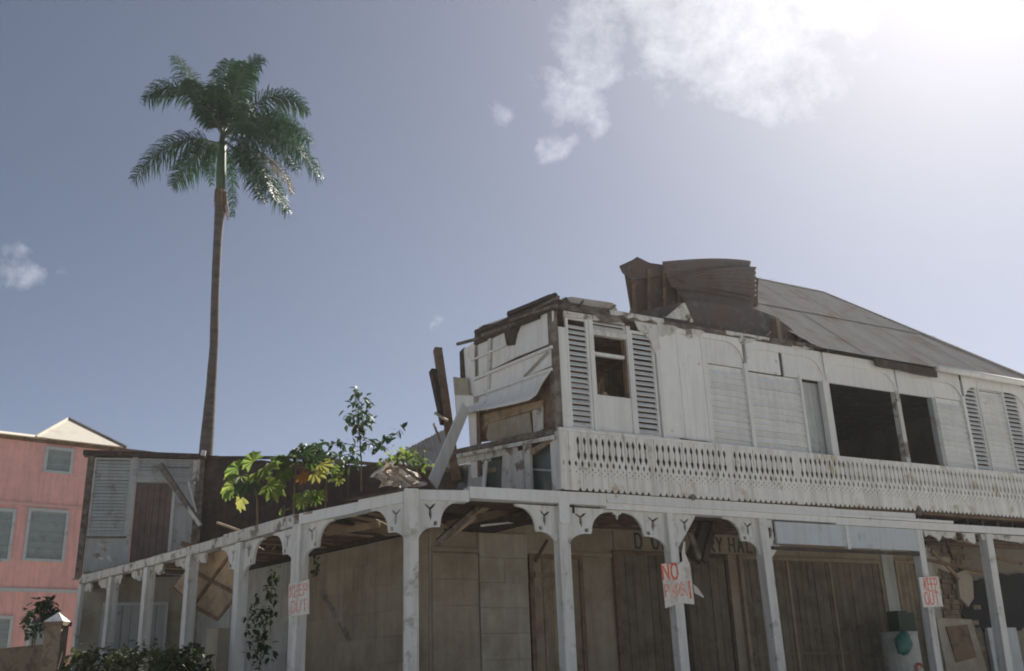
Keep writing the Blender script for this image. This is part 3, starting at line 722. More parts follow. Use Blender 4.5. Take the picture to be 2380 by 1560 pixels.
# charred, splintered top
top = [(1102, 802), (1104, 770), (1125, 757), (1150, 750), (1178, 738), (1184, 722), (1230, 703), (1276, 682), (1287, 686), (1285, 716), (1240, 738), (1205, 752), (1196, 775), (1190, 800), (1178, 803), (1172, 770), (1160, 772), (1140, 785), (1120, 792)]
spoly('charred_edge', 'wood_dark', top, .05, .12, j=.02)
for x0, y0, x1, y1, ww, mt in ((1104, 772, 1178, 742, .07, 'wood_dark'), (1180, 730, 1284, 684, .08, 'wood_dark'), (1062, 800, 1106, 785, .05, 'wood_grey'), (1186, 745, 1285, 708, .05, 'wood_grey'), (1120, 780, 1192, 752, .06, 'wood_grey'), (1190, 760, 1245, 735, .05, 'wood_dark'), (1240, 722, 1288, 690, .05, 'wood_grey')):
    a_, c_ = sx(x0, y0, .1), sx(x1, y1, .1)
    b = MB(); b.beam(S.pt(*a_, .09), S.pt(*c_, .02), .06, ww, rnd(-.2, .2)); b.build('splintered_timber', mt, house)
# lower part of the end wall: sill beam, frames, glass
a_, c_ = sx(1056, 1052, .04), sx(1284, 1004, .04)
b = MB(); b.beam(S.pt(*a_, .02), S.pt(*c_, .02), .14, .09); b.build('sill_beam', 'wood_grey', house)
a_, c_ = sx(1060, 1060, .1), sx(1284, 1016, .1)
b = MB(); b.beam(S.pt(*a_, .08), S.pt(*c_, .08), .03, .07); b.build('sill_beam', 'peeling_paint', house)
spoly('wall_sheet', 'peeling_paint', [(1062, 1062), (1200, 1036), (1203, 1052), (1064, 1080)], .0, .03)
spoly('wall_sheet', 'peeling_paint', [(1168, 1060), (1214, 1046), (1220, 1136), (1165, 1134)], .0, .03)
spoly('wall_sheet', 'grey_paint', [(1090, 1085), (1128, 1078), (1126, 1136), (1086, 1138)], -.06, .03)
spoly('window_pane', 'glass', [(1066, 1082), (1166, 1060), (1166, 1138), (1064, 1138)], -.12, .02)
spoly('window_pane', 'glass', [(1228, 1034), (1286, 1016), (1291, 1140), (1232, 1142)], -.12, .02)
spoly('stud', 'peeling_paint', [(1214, 1030), (1229, 1026), (1234, 1140), (1222, 1140)], .02, .06)
spoly('stud', 'white_paint', [(1125, 1072), (1132, 1070), (1126, 1136), (1119, 1136)], .01, .03)
spoly('shelf', 'wood_tan', [(1228, 1046), (1284, 1016), (1284, 1024), (1240, 1056), (1228, 1058)], .0, .04)
spoly('glazing_bar', 'grey_paint', [(1231, 1088), (1289, 1092), (1289, 1096), (1231, 1093)], -.10, .03)
spoly('window_pane', 'wood_tan', [(1134, 1088), (1152, 1086), (1152, 1097), (1134, 1099)], -.10, .02)
for i in range(4):
    spoly('floor_timber', 'wood_dark', [(1058 + i * 8, 1136), (1290, 1140 - i), (1290, 1146 - i), (1058 + i * 8, 1144)], -.05 - i * .22, .18)
# jagged remains over the front corner
for px, off, mt in (([(1308, 692), (1330, 690), (1424, 704), (1436, 722), (1400, 718), (1318, 708)], -.10, 'rust_roof'), ([(1312, 704), (1420, 718), (1440, 738), (1390, 738), (1320, 730)], -.05, 'wood_grey'), ([(1300, 715), (1316, 690), (1326, 705), (1318, 732)], .03, 'wood_dark'), ([(1380, 727), (1430, 733), (1450, 748), (1400, 748)], .06, 'wood_grey'), ([(1310, 722), (1440, 742), (1444, 750), (1312, 736)], .035, 'peeling_paint')):
    b = MB(); b.prism(A, [A.at(x, y, off) for x, y in px], off - .05, off); b.build('roof_scrap', mt, house)
b = MB(); b.sheet([[A.pt(2.75, 8.12, -.05), A.pt(2.95, 8.22, -1.3)], [A.pt(3.6, 8.10, -.05), A.pt(3.7, 8.20, -1.3)], [A.pt(4.15, 8.02, -.05), A.pt(4.1, 8.1, -1.2)]], .02); b.build('roof_scrap', 'rust_roof', house)

# ---- roof: hipped, corrugated iron, 45 degrees
roof = MB(); roof.box(A, 8.9, 15.7, 7.9, 7.96, -6.2, -.25); roof = roof.build('roof', 'wood_dark', house)
SE, OV, WR = 15.85, .22, 3.05
RA = math.atan2(3.04, 3.27); ks, kc = math.sin(RA), math.cos(RA); ZEV = 7.91
def rp(s, t, lift=0): return A.pt(s, ZEV + t * ks + lift * kc, OV - t * kc + lift * ks)
TR = (WR + OV) / kc
def corr_sheet(s0, s1, lo, hi, lift, name='roof_sheet', mt='rust_roof', par=roof):
    n = int((s1 - s0) / .0095) + 1; grid = []
    for i in range(n + 1):
        s = s0 + (s1 - s0) * i / n
        l = lift + .006 * math.sin(s / .076 * 2 * math.pi)
        t0, t1 = lo(s), hi(s)
        if t1 < t0 + .02: t1 = t0 + .02
        grid.append([rp(s, t0, l), rp(s, (t0 + t1) / 2, l), rp(s, t1, l)])
    b = MB(); b.sheet(grid, .004, rp(0, 0, 1) - rp(0, 0, 0)); b.build(name, mt, par)
hip = lambda s: max(0.0, min(TR, (SE + OV - s) / kc, 1.78 + (s - 8.35) * 1.87))
def torn(s):   # left edge of what is left of the roof
    pts = [(8.34, 1.72), (8.5, 1.15), (8.66, .65), (8.82, .12), (8.95, .0), (20, 0)]
    for (a_, ta), (c_, tb) in zip(pts, pts[1:]):
        if a_ <= s < c_: return ta + (tb - ta) * (s - a_) / (c_ - a_)
    return 9
MID = 2.35
s = 8.345
i = 0
while s < SE + OV - .05:
    e = min(s + .62, SE + OV)
    corr_sheet(s, e + .03, lambda q: torn(q), lambda q: min(hip(q), MID + .08), .0 + .003 * (i % 2))
    if hip(e) > MID or hip(s) > MID:
        corr_sheet(s + .2, e + .23, lambda q: max(torn(q), MID - .03), lambda q: hip(q), .022 + .003 * (i % 2))
    s = e; i += 1
# back and end slopes
b = MB()
def back(s, t): return A.pt(s, ZEV + t * ks, -2 * WR - OV + t * kc)
b.sheet([[back(9.9, 0), back(9.95, TR)], [back(SE + OV, 0), back(SE - WR, TR)]], .02); b.build('roof_slope', 'rust_roof', roof)
b = MB(); b.sheet([[A.pt(SE + OV, ZEV - .02, OV), A.pt(SE - WR, ZEV + TR * ks - .03, -WR)], [A.pt(SE + OV, ZEV - .02, -2 * WR - OV), A.pt(SE - WR + .03, ZEV + TR * ks - .03, -WR - .02)]], .02); b.build('roof_slope', 'rust_roof', roof)
b = MB(); b.tube([rp(9.95, TR, .02), rp(10.6, TR, .02), rp(SE - WR, TR, .02)], .04, 8); b.build('ridge_cap', 'rust_roof', roof)
b = MB(); b.tube([rp(SE - WR, TR, .02), rp(SE + OV, 0.02, .02)], .04, 8); b.build('ridge_cap', 'rust_roof', roof)
for i in range(12):
    s = 8.9 + i * .6
    b = MB(); b.beam(rp(s, .5 + max(0, torn(s) - .1), -.10), rp(s, hip(s) - .1, -.10), .06, .11); b.build('rafter', 'wood_brown', roof)
# under the torn corner: dark lath still standing on the wall plate
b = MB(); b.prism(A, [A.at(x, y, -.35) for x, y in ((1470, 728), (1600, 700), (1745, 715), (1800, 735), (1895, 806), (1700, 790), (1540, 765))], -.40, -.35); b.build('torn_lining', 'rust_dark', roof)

# ---- peeled-back roof flaps
def patch(cs, nu, nv, bulge=0, corr=0, ncor=0, edge=0):
    """bilinear patch on four (x, y, off) corners: bottom-left, bottom-right, top-left, top-right"""
    P = []
    for x, y, o in cs:
        P.append(A.pt(*A.at(x, y, o), o))
    BL, BR, TL, TR_ = P
    nrm = (BR - BL).cross(TL - BL).normalized()
    if nrm.dot(A.n) < 0: nrm = -nrm
    g = []
    for i in range(nu + 1):
        u = i / nu; row = []
        for j in range(nv + 1):
            v = j / nv
            p = (BL * (1 - u) + BR * u) * (1 - v) + (TL * (1 - u) + TR_ * u) * v
            d = bulge * math.sin(math.pi * u) * (.4 + .6 * v) + corr * math.sin(2 * math.pi * ncor * v + .4 * math.sin(5 * u))
            p = p + A.n * d + (TL - BL).normalized() * (rnd(-edge, edge) if j in (0, nv) else 0)
            row.append(p)
        g.append(row)
    return g, nrm
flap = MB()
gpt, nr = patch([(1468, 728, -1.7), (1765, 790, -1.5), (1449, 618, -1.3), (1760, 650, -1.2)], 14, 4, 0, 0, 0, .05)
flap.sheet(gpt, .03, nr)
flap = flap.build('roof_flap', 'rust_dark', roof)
for i in range(9):
    x = 1475 + i * 34
    a_ = A.at(x, 736 + i * 5.2, -1.60 + i * .02); c_ = A.at(x - 4 + i * 2, 622 + i * 3.2, -1.22)
    b = MB(); b.beam(A.pt(*a_, -1.60 + i * .02), A.pt(*c_, -1.22), .07, .09); b.build('rafter', 'wood_brown', flap)
# ragged left-hand crest
b = MB(); b.prism(A, [A.at(x, y, -1.25) for x, y in ((1442, 617), (1470, 604), (1481, 597), (1510, 611), (1545, 616), (1550, 640), (1470, 650), (1449, 632))], -1.3, -1.25); b.build('crest_scrap', 'rust_dark', flap)
# curled iron: sheets laid over one another, corrugations running across
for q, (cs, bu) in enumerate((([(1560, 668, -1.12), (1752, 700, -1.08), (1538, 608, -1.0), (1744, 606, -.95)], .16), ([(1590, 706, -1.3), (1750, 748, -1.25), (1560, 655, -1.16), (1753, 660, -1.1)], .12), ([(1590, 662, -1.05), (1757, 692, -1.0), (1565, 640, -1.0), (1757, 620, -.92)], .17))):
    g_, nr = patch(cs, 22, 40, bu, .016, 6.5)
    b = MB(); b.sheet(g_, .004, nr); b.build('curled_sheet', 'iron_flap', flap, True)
for px, off in (([(1548, 737), (1586, 706), (1600, 745)], .01), ([(1584, 706), (1592, 704), (1612, 748), (1603, 748)], .03)):
    b = MB(); b.prism(A, [A.at(x, y, off) for x, y in px], off - .04, off); b.build('roof_scrap', 'peeling_paint', house)
# loose batten ends
for i in range(9):
    s = 3.2 + i * .65 + rnd(-.2, .2)
    b = MB(); b.beam(A.pt(s, 8.0, -.1), A.pt(s + rnd(-.15, .15), 8.05 + rnd(.0, .08), .10), .03, .03); b.build('splintered_timber', 'wood_grey', house)

# ------------------------------------------------------------------ cross wall at the far end of the side street
cross = thing('burnt_wing', C.pt(3, 0, -.2), 'roofless wing with grey louvred front, boarded doorway and blackened wall', 'building')
ca = lambda x, y, o=0: C.at(x, y, o)
def cbox(name, mt, s0, s1, z0, z1, o0, o1): return part_box(name, mt, C, s0, s1, z0, z1, o0, o1, cross)
louvre(C, .02, .90, 5.38, 7.30, .0, .082, 'grey_paint', .05, cross, tilt=20)
louvre(C, 1.02, 2.32, 6.87, 7.30, .0, .082, 'grey_paint', .05, cross, tilt=20)
cbox('backing', 'shutter_grey', .02, 2.40, 6.7, 7.30, -.12, -.09); cbox('backing', 'shutter_grey', .02, .95, 4.5, 7.30, -.12, -.085)
cbox('corner_post', 'wood_grey', -.14, .0, 4.4, 7.36, -.12, .03)
cbox('corner_board', 'grey_paint', .90, 1.02, 4.45, 7.32, -.06, .04)
cbox('lower_panel', 'grey_paint', .02, .90, 4.55, 5.36, -.04, -.01)
cbox('ledge', 'wood_grey', -.02, .92, 5.335, 5.375, -.05, .05)
cbox('lintel', 'grey_paint', 1.02, 2.32, 6.70, 6.86, -.04, .02)
cbox('panel', 'grey_paint', 1.93, 2.45, 4.45, 6.69, -.05, .0)
dd = MB(); dd.box(C, 1.03, 1.90, 4.45, 6.69, -.09, -.07); dd = dd.build('boarded_door', 'dark_inside', cross)
for i in range(6):
    b = MB(); b.box(C, 1.035 + i * .144, 1.17 + i * .144, 4.45, 6.68, -.065, -.045 + rnd(0, .01)); b.build('plank', 'door_maroon', dd)
cbox('jamb', 'frame_grey', 1.895, 1.97, 4.45, 6.7, -.04, .03)
cbox('end_board', 'peeling_paint', 2.33, 2.50, 6.75, 7.32, -.05, .03)
b = MB(); b.hexa([C.pt(-.25, 7.34, -.2), C.pt(2.62, 7.30, -.2), C.pt(2.62, 7.30, .14), C.pt(-.25, 7.34, .14), C.pt(-.25, 7.46, -.2), C.pt(2.62, 7.42, -.2), C.pt(2.62, 7.42, .14), C.pt(-.25, 7.46, .14)]); b.build('eave_board', 'wood_dark', cross)
b = MB(); b.tube([C.pt(2.56, 7.37, .16), C.pt(2.58, 7.50, .16)], .06, 8); b.build('pipe_end', 'white_paint', cross)
cbox('pilaster', 'wood_grey', 2.42, 2.62, 4.4, 7.3, -.08, .03)
i = 0; s = 2.5
while s < 9.2:
    wd = rnd(.55, .8); ztop = 7.38 - .03 * (s - 2.5) + rnd(-.03, .05)
    b = MB(); b.prism(C, [(s, 4.3), (s, ztop)] + ragged((s + .05, ztop + .02), (s + wd, ztop - .01), 4, .03) + [(s + wd + .02, 4.3)], -.12 - .015 * (i % 2), -.07 - .015 * (i % 2)); b.build('wall_sheet', 'burnt_wall', cross)
    s += wd; i += 1
b = MB(); b.beam(C.pt(2.6, 7.36, -.03), C.pt(5.2, 7.42, -.03), .07, .07); b.build('wall_plate', 'wood_dark', cross)
b = MB(); b.beam(C.pt(5.2, 7.40, -.03), C.pt(9.2, 7.12, -.03), .07, .08); b.build('wall_plate', 'wood_brown', cross)
for s in (4.6, 6.2, 7.3):
    b = MB(); b.beam(C.pt(s, 4.4, -.02), C.pt(s + .03, 7.25, -.02), .06, .06); b.build('stud', 'wood_dark', cross)
for pts in (((.3, 5.2), (.5, 5.0)), ((.2, 4.95), (.45, 4.8)), ((.5, 4.9), (.65, 4.75))):
    b = MB(); (a_, c_), (e_, f_) = pts; b.prism(C, [(a_, c_), ((a_ + e_) / 2, c_ + .04), (e_, f_ + .05), (e_ - .03, f_), (a_ + .05, c_ - .06)], -.009, -.004); b.build('paint_flake', 'peeling_paint', cross)

# ------------------------------------------------------------------ ground-floor leftovers along the side street
dg = plank_door(C, .62, 1.95, .2, 3.75, .0, 7, 'grey_paint', 'frame_grey', .07)
b = MB(); b.box(B, 9.4, 9.9, 0, 1.9, -.2, .0); b.build('low_wall', 'brick', house)
b = MB(); b.box(B, 4.05, 4.55, .16, 2.9, -1.0, -.7); b.build('masonry_stub', 'plaster_pale', house)

pan = thing('fallen_ceiling_panel', B.pt(4.3, 2.9, -.9), 'square beige ceiling panel with brown battens hanging askew under the verandah', 'panel')
E1 = Plane(B.pt(3.2, 0, -.75)[:2], -62)
def epx(l, off=0): return [E1.at(x, y, off) for x, y in l]
b = MB(); b.prism(E1, epx([(402, 1368), (450, 1300), (548, 1268), (552, 1380), (505, 1440), (448, 1408)]), -.03, 0); b.build('sheet', 'wood_tan', pan)
for x0, y0, x1, y1 in ((402, 1368, 448, 1408), (448, 1408, 506, 1440), (506, 1440, 553, 1382), (452, 1330, 553, 1382), (450, 1408, 535, 1290)):
    a_, c_ = E1.at(x0, y0), E1.at(x1, y1)
    b = MB(); b.beam(E1.pt(*a_, .015), E1.pt(*c_, .015), .03, .06); b.build('batten', 'wood_brown', pan)

def bpx(x, y, pl, off): return pl.pt(*pl.at(x, y, off), off)
def timber(name, pts, wd, ht, mt, label, cat, pl, off, off2=None, roll=0, group=None):
    b = MB(); off2 = off if off2 is None else off2
    (x0, y0), (x1, y1) = pts
    b.beam(bpx(x0, y0, pl, off), bpx(x1, y1, pl, off2), wd, ht, roll, .9)
    return b.build(name, mt, None, label=label, cat=cat, group=group)
timber('leaning_timber', [(372, 1080), (462, 1215)], .10, .13, 'wood_grey', 'charred timber leaning across the boarded upper doorway', 'timber', C, .25, .8)
timber('leaning_timber', [(395, 1120), (466, 1222)], .07, .09, 'peeling_paint', 'pale weathered batten lying along the underside of the charred timber', 'timber', C, .32, .9)
timber('leaning_timber', [(438, 1120), (456, 1190)], .04, .05, 'white_paint', 'short thin white stick beside the burnt wing door', 'timber', C, .25, .3)
timber('loose_lath', [(505, 1215), (562, 1235)], .03, .04, 'wood_tan', 'thin pale lath poking out of the deck edge below the papaya plant', 'lath', B, -.3, -.1)
timber('propped_board', [(1006, 1124), (1082, 946)], .03, .27, 'white_paint', 'long white board leaning from the deck against the torn end wall', 'board', S, 1.3, .35, 0)
timber('charred_post', [(1017, 812), (1046, 1010)], .16, .14, 'wood_brown', 'tall broken brown post standing left of the torn end wall', 'post', S, -.1, .1)
timber('charred_post', [(1009, 862), (1034, 985)], .18, .14, 'wood_dark', 'shorter blackened post splintered beside the tall brown one', 'post', S, .05, .1)
timber('charred_post', [(1030, 900), (1062, 1120)], .20, .14, 'wood_brown', 'rotten brown post leaning behind the long white board', 'post', S, -.1, .0)
timber('loose_lath', [(1008, 985), (1024, 1030)], .03, .04, 'wood_tan', 'thin pale lath hanging from the charred posts', 'lath', S, .2, .2)
timber('loose_lath', [(1012, 960), (1040, 978)], .05, .05, 'plaster_pale', 'curled pale strip caught on the charred posts', 'lath', S, .22, .2)
# hanging joists under the corner arch
for k, (p, q, wd, mt, lb) in enumerate((((1018, 1262), (1120, 1172), .12, 'wood_grey', 'grey joist hanging down beside the corner post'), ((1030, 1255), (1150, 1165), .10, 'wood_tan', 'tan split board lying against the hanging grey joist'), ((1040, 1222), (1210, 1180), .14, 'wood_brown', 'long brown board sagging under the arch beside the corner post'), ((1120, 1222), (1215, 1212), .03, 'white_paint', 'white strip sagging under the arch right of the corner post'))):
    timber('hanging_timber', [p, q], .06, wd, mt, lb, 'timber', A, -.5 - .15 * k, -1.1 - .1 * k)
timber('hanging_timber', [(1612, 1300), (1650, 1195)], .14, .30, 'wood_dark', 'thick blackened beam hanging in front of the lettered frieze', 'timber', A, -.9, -1.0)
timber('hanging_timber', [(1636, 1306), (1662, 1210)], .07, .13, 'wood_dark', 'narrow blackened stick hanging right of the thick beam', 'timber', A, -.85, -.9)
timber('hanging_timber', [(1604, 1240), (1625, 1300)], .06, .10, 'wood_grey', 'grey splinter hanging left of the thick blackened beam', 'timber', A, -.8, -.8)
timber('hanging_timber', [(1244, 1305), (1272, 1255)], .04, .05, 'wood_dark', 'bent dark stick in front of the braced door', 'timber', A, -1.6, -1.6)
timber('fallen_timber', [(745, 1370), (815, 1490)], .07, .09, 'wood_grey', 'grey batten slanting across the wall behind the faded left sign', 'timber', A, -2.2, -2.0)
for k, (p, q) in enumerate((((2150, 1262), (2260, 1250)), ((2150, 1300), (2290, 1330)), ((2160, 1245), (2300, 1268)), ((2190, 1235), (2215, 1300)), ((2280, 1290), (2375, 1310)), ((2165, 1280), (2230, 1345)))):
    timber('broken_lath', [p, q], .05, .07, ('wood_dark', 'wood_brown', 'wood_tan')[k % 3], ('dark lath lying across the bay left of the last post', 'brown lath slanting in front of the bare brick wall', 'pale lath just under the fascia scraps by the last post', 'short dark lath hanging nearly upright right of the crooked sign', 'brown lath right of the last post', 'pale lath slanting down left of the bare bricks')[k], 'lath', A, -1.2 - .2 * k, -1.3 - .2 * k)

# crumpled sheet and rubble on the deck
cr = []
F1 = Plane(B.pt(-.6, 0, -1.2)[:2], 70)
for i in range(11):
    row = []
    for j in range(8):
        u, v = i / 10, j / 7
        x = 880 + 105 * u + 8 * math.sin(7 * v); y = 1134 - 2 * u - (58 + 14 * math.sin(3.1 * u + .4)) * v * (1 - .35 * max(0, .5 - u)) * (1 - .45 * max(0, u - .55) * 2)
        s, z = F1.at(x, y); row.append(F1.pt(s, z, rnd(-.16, .16) + .5 * v * -1 + .15 * math.sin(9 * u)))
    cr.append(row)
b = MB(); b.sheet(cr, .02, -F1.n); b.build('crumpled_sheet', 'rubble_white', None, label='crumpled sunlit sheet of pale lining slumped on the deck edge', cat='sheet')
for k, (p, q, mt) in enumerate((((905, 1085), (965, 1132), 'wood_tan'), ((925, 1080), (978, 1118), 'wood_brown'), ((890, 1095), (930, 1128), 'wood_tan'))):
    timber('rubble_lath', [p, q], .03, .05, mt, ('tan lath across the crumpled sheet', 'brown lath on the right of the crumpled sheet', 'short tan lath on the left of the crumpled sheet')[k], 'lath', F1, .12, .25)
b = MB()
for i in range(70):
    t = rnd(1.2, 10); o = rnd(-2.2, -.25); l = rnd(.08, .3); p = B.pt(t, 4.47 + rnd(0, .05), o)
    b.beam(p, p + Vector((rnd(-1, 1), rnd(-1, 1), rnd(-.1, .25))).normalized() * l, rnd(.03, .1), rnd(.02, .05), rnd(0, 3))
b.build('rubble', 'wood_brown', None, label='low litter of broken boards along the side-street deck', cat='rubble', kind='stuff')

# ------------------------------------------------------------------ signs
def sign(name, px, pl, off, rows, label, mt, st, torn_=None, shape=None):
    q = [pl.at(x, y, off) for x, y in px]          # top-left, top-right, bottom-right, bottom-left
    t = thing(name, pl.pt(*q[3], off), label, 'sign')
    b = MB(); b.prism(pl, shape(q) if shape else q, off, off + .012); b.build('board', 'sign_white', t)
    TL, TR_, BR, BL = [Vector((a_, c_)) for a_, c_ in q]
    for row in rows:
        txt, v0, v1, u0, u1, jt = row[:6]; rm = row[6] if len(row) > 6 else mt
        n = len(txt)
        for i, ch in enumerate(txt):
            ua = u0 + (u1 - u0) * i / n; ub = ua + (u1 - u0) / n * .74
            def uv(u, v): return (TL * (1 - u) + TR_ * u) * (1 - v) + (BL * (1 - u) + BR * u) * v
            p = uv(ua, v1); e = uv(ub, v1); h = uv(ua, v0)
            letter(pl, ch, p.x, p.y, e.x - p.x, h.y - p.y, off + .012, st, rm, t, jt, e.y - p.y, (h.x - p.x) / max(.01, h.y - p.y))
    return t
sign('warning_sign', [(672, 1358), (719, 1347), (719, 1427), (672, 1434)], D, .02, [('KEEP', .10, .42, .08, .98, .05), ('OUT', .56, .90, .12, .98, .05)], 'faded white board lettered KEEP OUT nailed to the post left of the corner', 'sign_faded', .022)
ns = sign('parking_sign', [(1536, 1311), (1601, 1306), (1613, 1405), (1546, 1414)], A, .02, [('NO', .02, .36, .02, .62, .03), ('PARK', .48, .76, .03, .84, .06, 'sign_faded'), ('I', .46, .84, .84, 1.02, .03)], 'torn white board lettered NO PARKI in orange red on a verandah post', 'sign_red', .032,
     shape=lambda q: [q[0], (q[0][0] + .12, q[0][1] + .01), (q[0][0] + .30, q[0][1] - .03), (q[1][0] - .12, q[1][1] + .02), q[1], (q[1][0] + .015, q[1][1] - .12), q[2], (q[2][0] - .3, q[2][1] + .02), q[3]])
b = MB(); b.prism(A, [A.at(x, y, .03) for x, y in ((1588, 1312), (1586, 1285), (1590, 1258), (1594, 1262), (1593, 1284), (1604, 1314))], .01, .02); b.build('torn_strip', 'sign_white', ns)
b = MB(); b.sheet([[bpx(1611, 1358, A, .03), bpx(1614, 1378, A, .03)], [bpx(1622, 1366, A, .1), bpx(1625, 1384, A, .1)], [bpx(1636, 1387, A, .16), bpx(1635, 1390, A, .16)]], .004); b.build('torn_corner', 'sign_white', ns)
sign('warning_sign', [(2134, 1342), (2180, 1340), (2191, 1410), (2145, 1412)], A, .02, [('KEEP', .06, .46, .22, .92, .05), ('OUT', .52, .90, .14, .92, .05)], 'crooked white board lettered KEEP OUT on the post near the blue boards', 'sign_red', .020)

# ------------------------------------------------------------------ clutter under the right end
def apt(x, y, off): return A.pt(*A.at(x, y, off), off)
OC = -1.2
def clut(px, o0, o1): 
    b = MB(); b.prism(A, [A.at(x, y, o1) for x, y in px], o0, o1); return b
dr = thing('white_bin', A.pt(A.at(2120, 1560, OC)[0], .16, OC), 'stained white bin with a red letter under the right end of the verandah', 'bin')
s0, z1 = A.at(2092, 1468, OC); s1, _ = A.at(2150, 1468, OC)
b = MB(); n = 20; r = (s1 - s0) / 2; cx = (s0 + s1) / 2
rings = []
for z, k in ((.16, .9), (.9, .97), (1.5, 1.0), (z1 - .05, 1.0), (z1, 1.04), (z1 + .015, .9)):
    rings.append([A.pt(cx + r * k * math.cos(2 * math.pi * i / n), z, OC - r + r * k * math.sin(2 * math.pi * i / n)) for i in range(n)])
vv = [p for q in rings for p in q]; ff = [tuple(range(n)), tuple(range(5 * n, 6 * n))]
for i in range(5):
    for k in range(n): ff.append((i * n + k, i * n + (k + 1) % n, (i + 1) * n + (k + 1) % n, (i + 1) * n + k))
b.add(vv, ff); b.build('body', 'drum_white', dr)
sC, zC = A.at(2136, 1572, OC + .02); letter(A, 'C', sC - .05, zC, .2, .24, OC + .03, .05, 'letter_red', dr)
b = MB(); sB, zB = A.at(2102, 1498, OC + .15)
rings = []; n = 14
for k in range(9):
    a_ = math.pi * k / 8
    rings.append([A.pt(sB + .22 * math.sin(a_) ** .8 * math.cos(2 * math.pi * i / n) * rnd(.72, 1.18) + .05 * math.cos(a_), zB + (.27 if k < 4 else .2) * math.cos(a_) * rnd(.9, 1.1), OC + .12 + .14 * math.sin(a_) * math.sin(2 * math.pi * i / n) * rnd(.7, 1.2)) for i in range(n)])
vv = [p for q in rings for p in q]; ff = []
for i in range(8):
    for k in range(n): ff.append((i * n + k, i * n + (k + 1) % n, (i + 1) * n + (k + 1) % n, (i + 1) * n + k))
b.add(vv, ff); b.build('plastic_bag', 'teal_plastic', None, True, label='bulging teal plastic bag hanging against the white bin', cat='bag')
b = MB(); b.box(A, A.at(2106, 1440, OC)[0], A.at(2128, 1440, OC)[0], A.at(2110, 1468, OC)[1] + .02, A.at(2110, 1418, OC)[1], OC - .5, OC - .2); b.box(A, A.at(2130, 1440, OC)[0], A.at(2146, 1440, OC)[0], A.at(2110, 1468, OC)[1] + .02, A.at(2110, 1422, OC)[1], OC - .48, OC - .22)
b.build('crate', 'green_plastic', None, label='dark green plastic crate standing on the white bin', cat='crate')
lp = thing('leaning_slab', A.pt(A.at(2230, 1560, -1.5)[0], .16, -1.5), 'brown panel on a pale slab leaning under the right end of the verandah', 'panel')
b = MB(); b.prism(A, [A.at(x, y, -1.5) for x, y in ((2176, 1436), (2258, 1440), (2300, 1575), (2205, 1580))], -1.56, -1.5); b.build('slab', 'plaster_pale', lp)
b = MB(); b.prism(A, [A.at(x, y, -1.49) for x, y in ((2198, 1458), (2246, 1452), (2268, 1528), (2222, 1540))], -1.49, -1.465); b.build('panel', 'wood_brown', lp)

# ------------------------------------------------------------------ pink house
r_ = ray(205, 1300); pp = EYE + r_ * (34 / r_.y)
H = Plane((pp.x, pp.y), 50)
pink = thing('pink_house', H.pt(-2, 0, -3), 'pink rendered house with grey shuttered windows and pale hipped roof', 'house')
hx = lambda x, y, o=0: H.at(x, y, o)
ZE = hx(200, 1040)[1]
def hbox(name, mt, s0, s1, z0, z1, o0, o1, par=None): return part_box(name, mt, H, s0, s1, z0, z1, o0, o1, par or pink)
hbox('wall', 'pink', -9, 2.5, 0, ZE, -6, 0)
zs = hx(100, 1176)[1]; hbox('string_course', 'pink_trim', -9, 2.5, zs - .04, zs + .06, 0, .05)
zs2 = hx(100, 1374)[1]; hbox('string_course', 'frame_grey', -9, 2.5, zs2 - .04, zs2 + .07, 0, .05)
hbox('cornice', 'wood_brown', -9.05, 2.6, ZE - .02, ZE + .10, -6.1, .12)
def hwin(x0, x1, y0, y1):
    s0, z1 = hx(x0, y0); s1, z0 = hx(x1, y1); s1 = max(s1, s0 + .6)
    f = MB(); f.box(H, s0, s0 + .1, z0, z1, 0, .06); f.box(H, s1 - .1, s1, z0, z1, 0, .06); f.box(H, s0 + .1, s1 - .1, z1 - .1, z1, 0, .058); f.box(H, s0 + .1, s1 - .1, z0, z0 + .08, 0, .075)
    f = f.build('window', 'frame_grey', pink)
    bk = MB(); bk.box(H, s0 + .1, s1 - .1, z0 + .08, z1 - .1, .002, .012); bk.build('backing', 'shutter_grey', f)
    m = MB(); L = s1 - s0 - .21; m.hexa([(0, 0, 0), (L, 0, 0), (L, .025, .0), (0, .025, 0), (0, 0, .07), (L, 0, .07), (L, .006, .07), (0, .006, .07)]); me = m.mesh('slat', 'shutter_grey')
    n = int((z1 - z0 - .18) / .078)
    for i in range(n): put('slat', me, H.frame(s0 + .105, z0 + .085 + i * .078, .013), f)
hwin(106, 166, 1037, 1104); hwin(66, 148, 1180, 1308); hwin(-68, 22, 1176, 1306)
hwin(66, 130, 1440, 1600); hwin(-70, 10, 1430, 1600)
# roofs: main hip to the left, small hipped gable over the bay
def hp(x, y, o): return H.pt(*H.at(x, y, o), o)
s0, s1 = hx(84, 1032)[0], hx(280, 1036)[0]; sm = (s0 + s1) / 2 - .15; zp = hx(165, 974, -1.2)[1]
b = MB(); Z = ZE + .10
pts = [H.pt(s0 - .1, Z, .3), H.pt(s1 + .1, Z, .3), H.pt(s1 + .1, Z, -2.7), H.pt(s0 - .1, Z, -2.7), H.pt(sm, zp, -1.2)]
b.add(pts, [(0, 1, 4), (1, 2, 4), (2, 3, 4), (3, 0, 4), (0, 3, 2, 1)]); rf = b.build('roof', 'cream_roof', pink)
b = MB(); b.tube([pts[4], pts[1]], .06, 6); b.build('hip_cap', 'wood_grey', rf)
b = MB(); b.tube([pts[4], pts[0]], .05, 6); b.build('hip_cap', 'cream_roof', rf)
zl = hx(40, 1006, -1.6)[1]
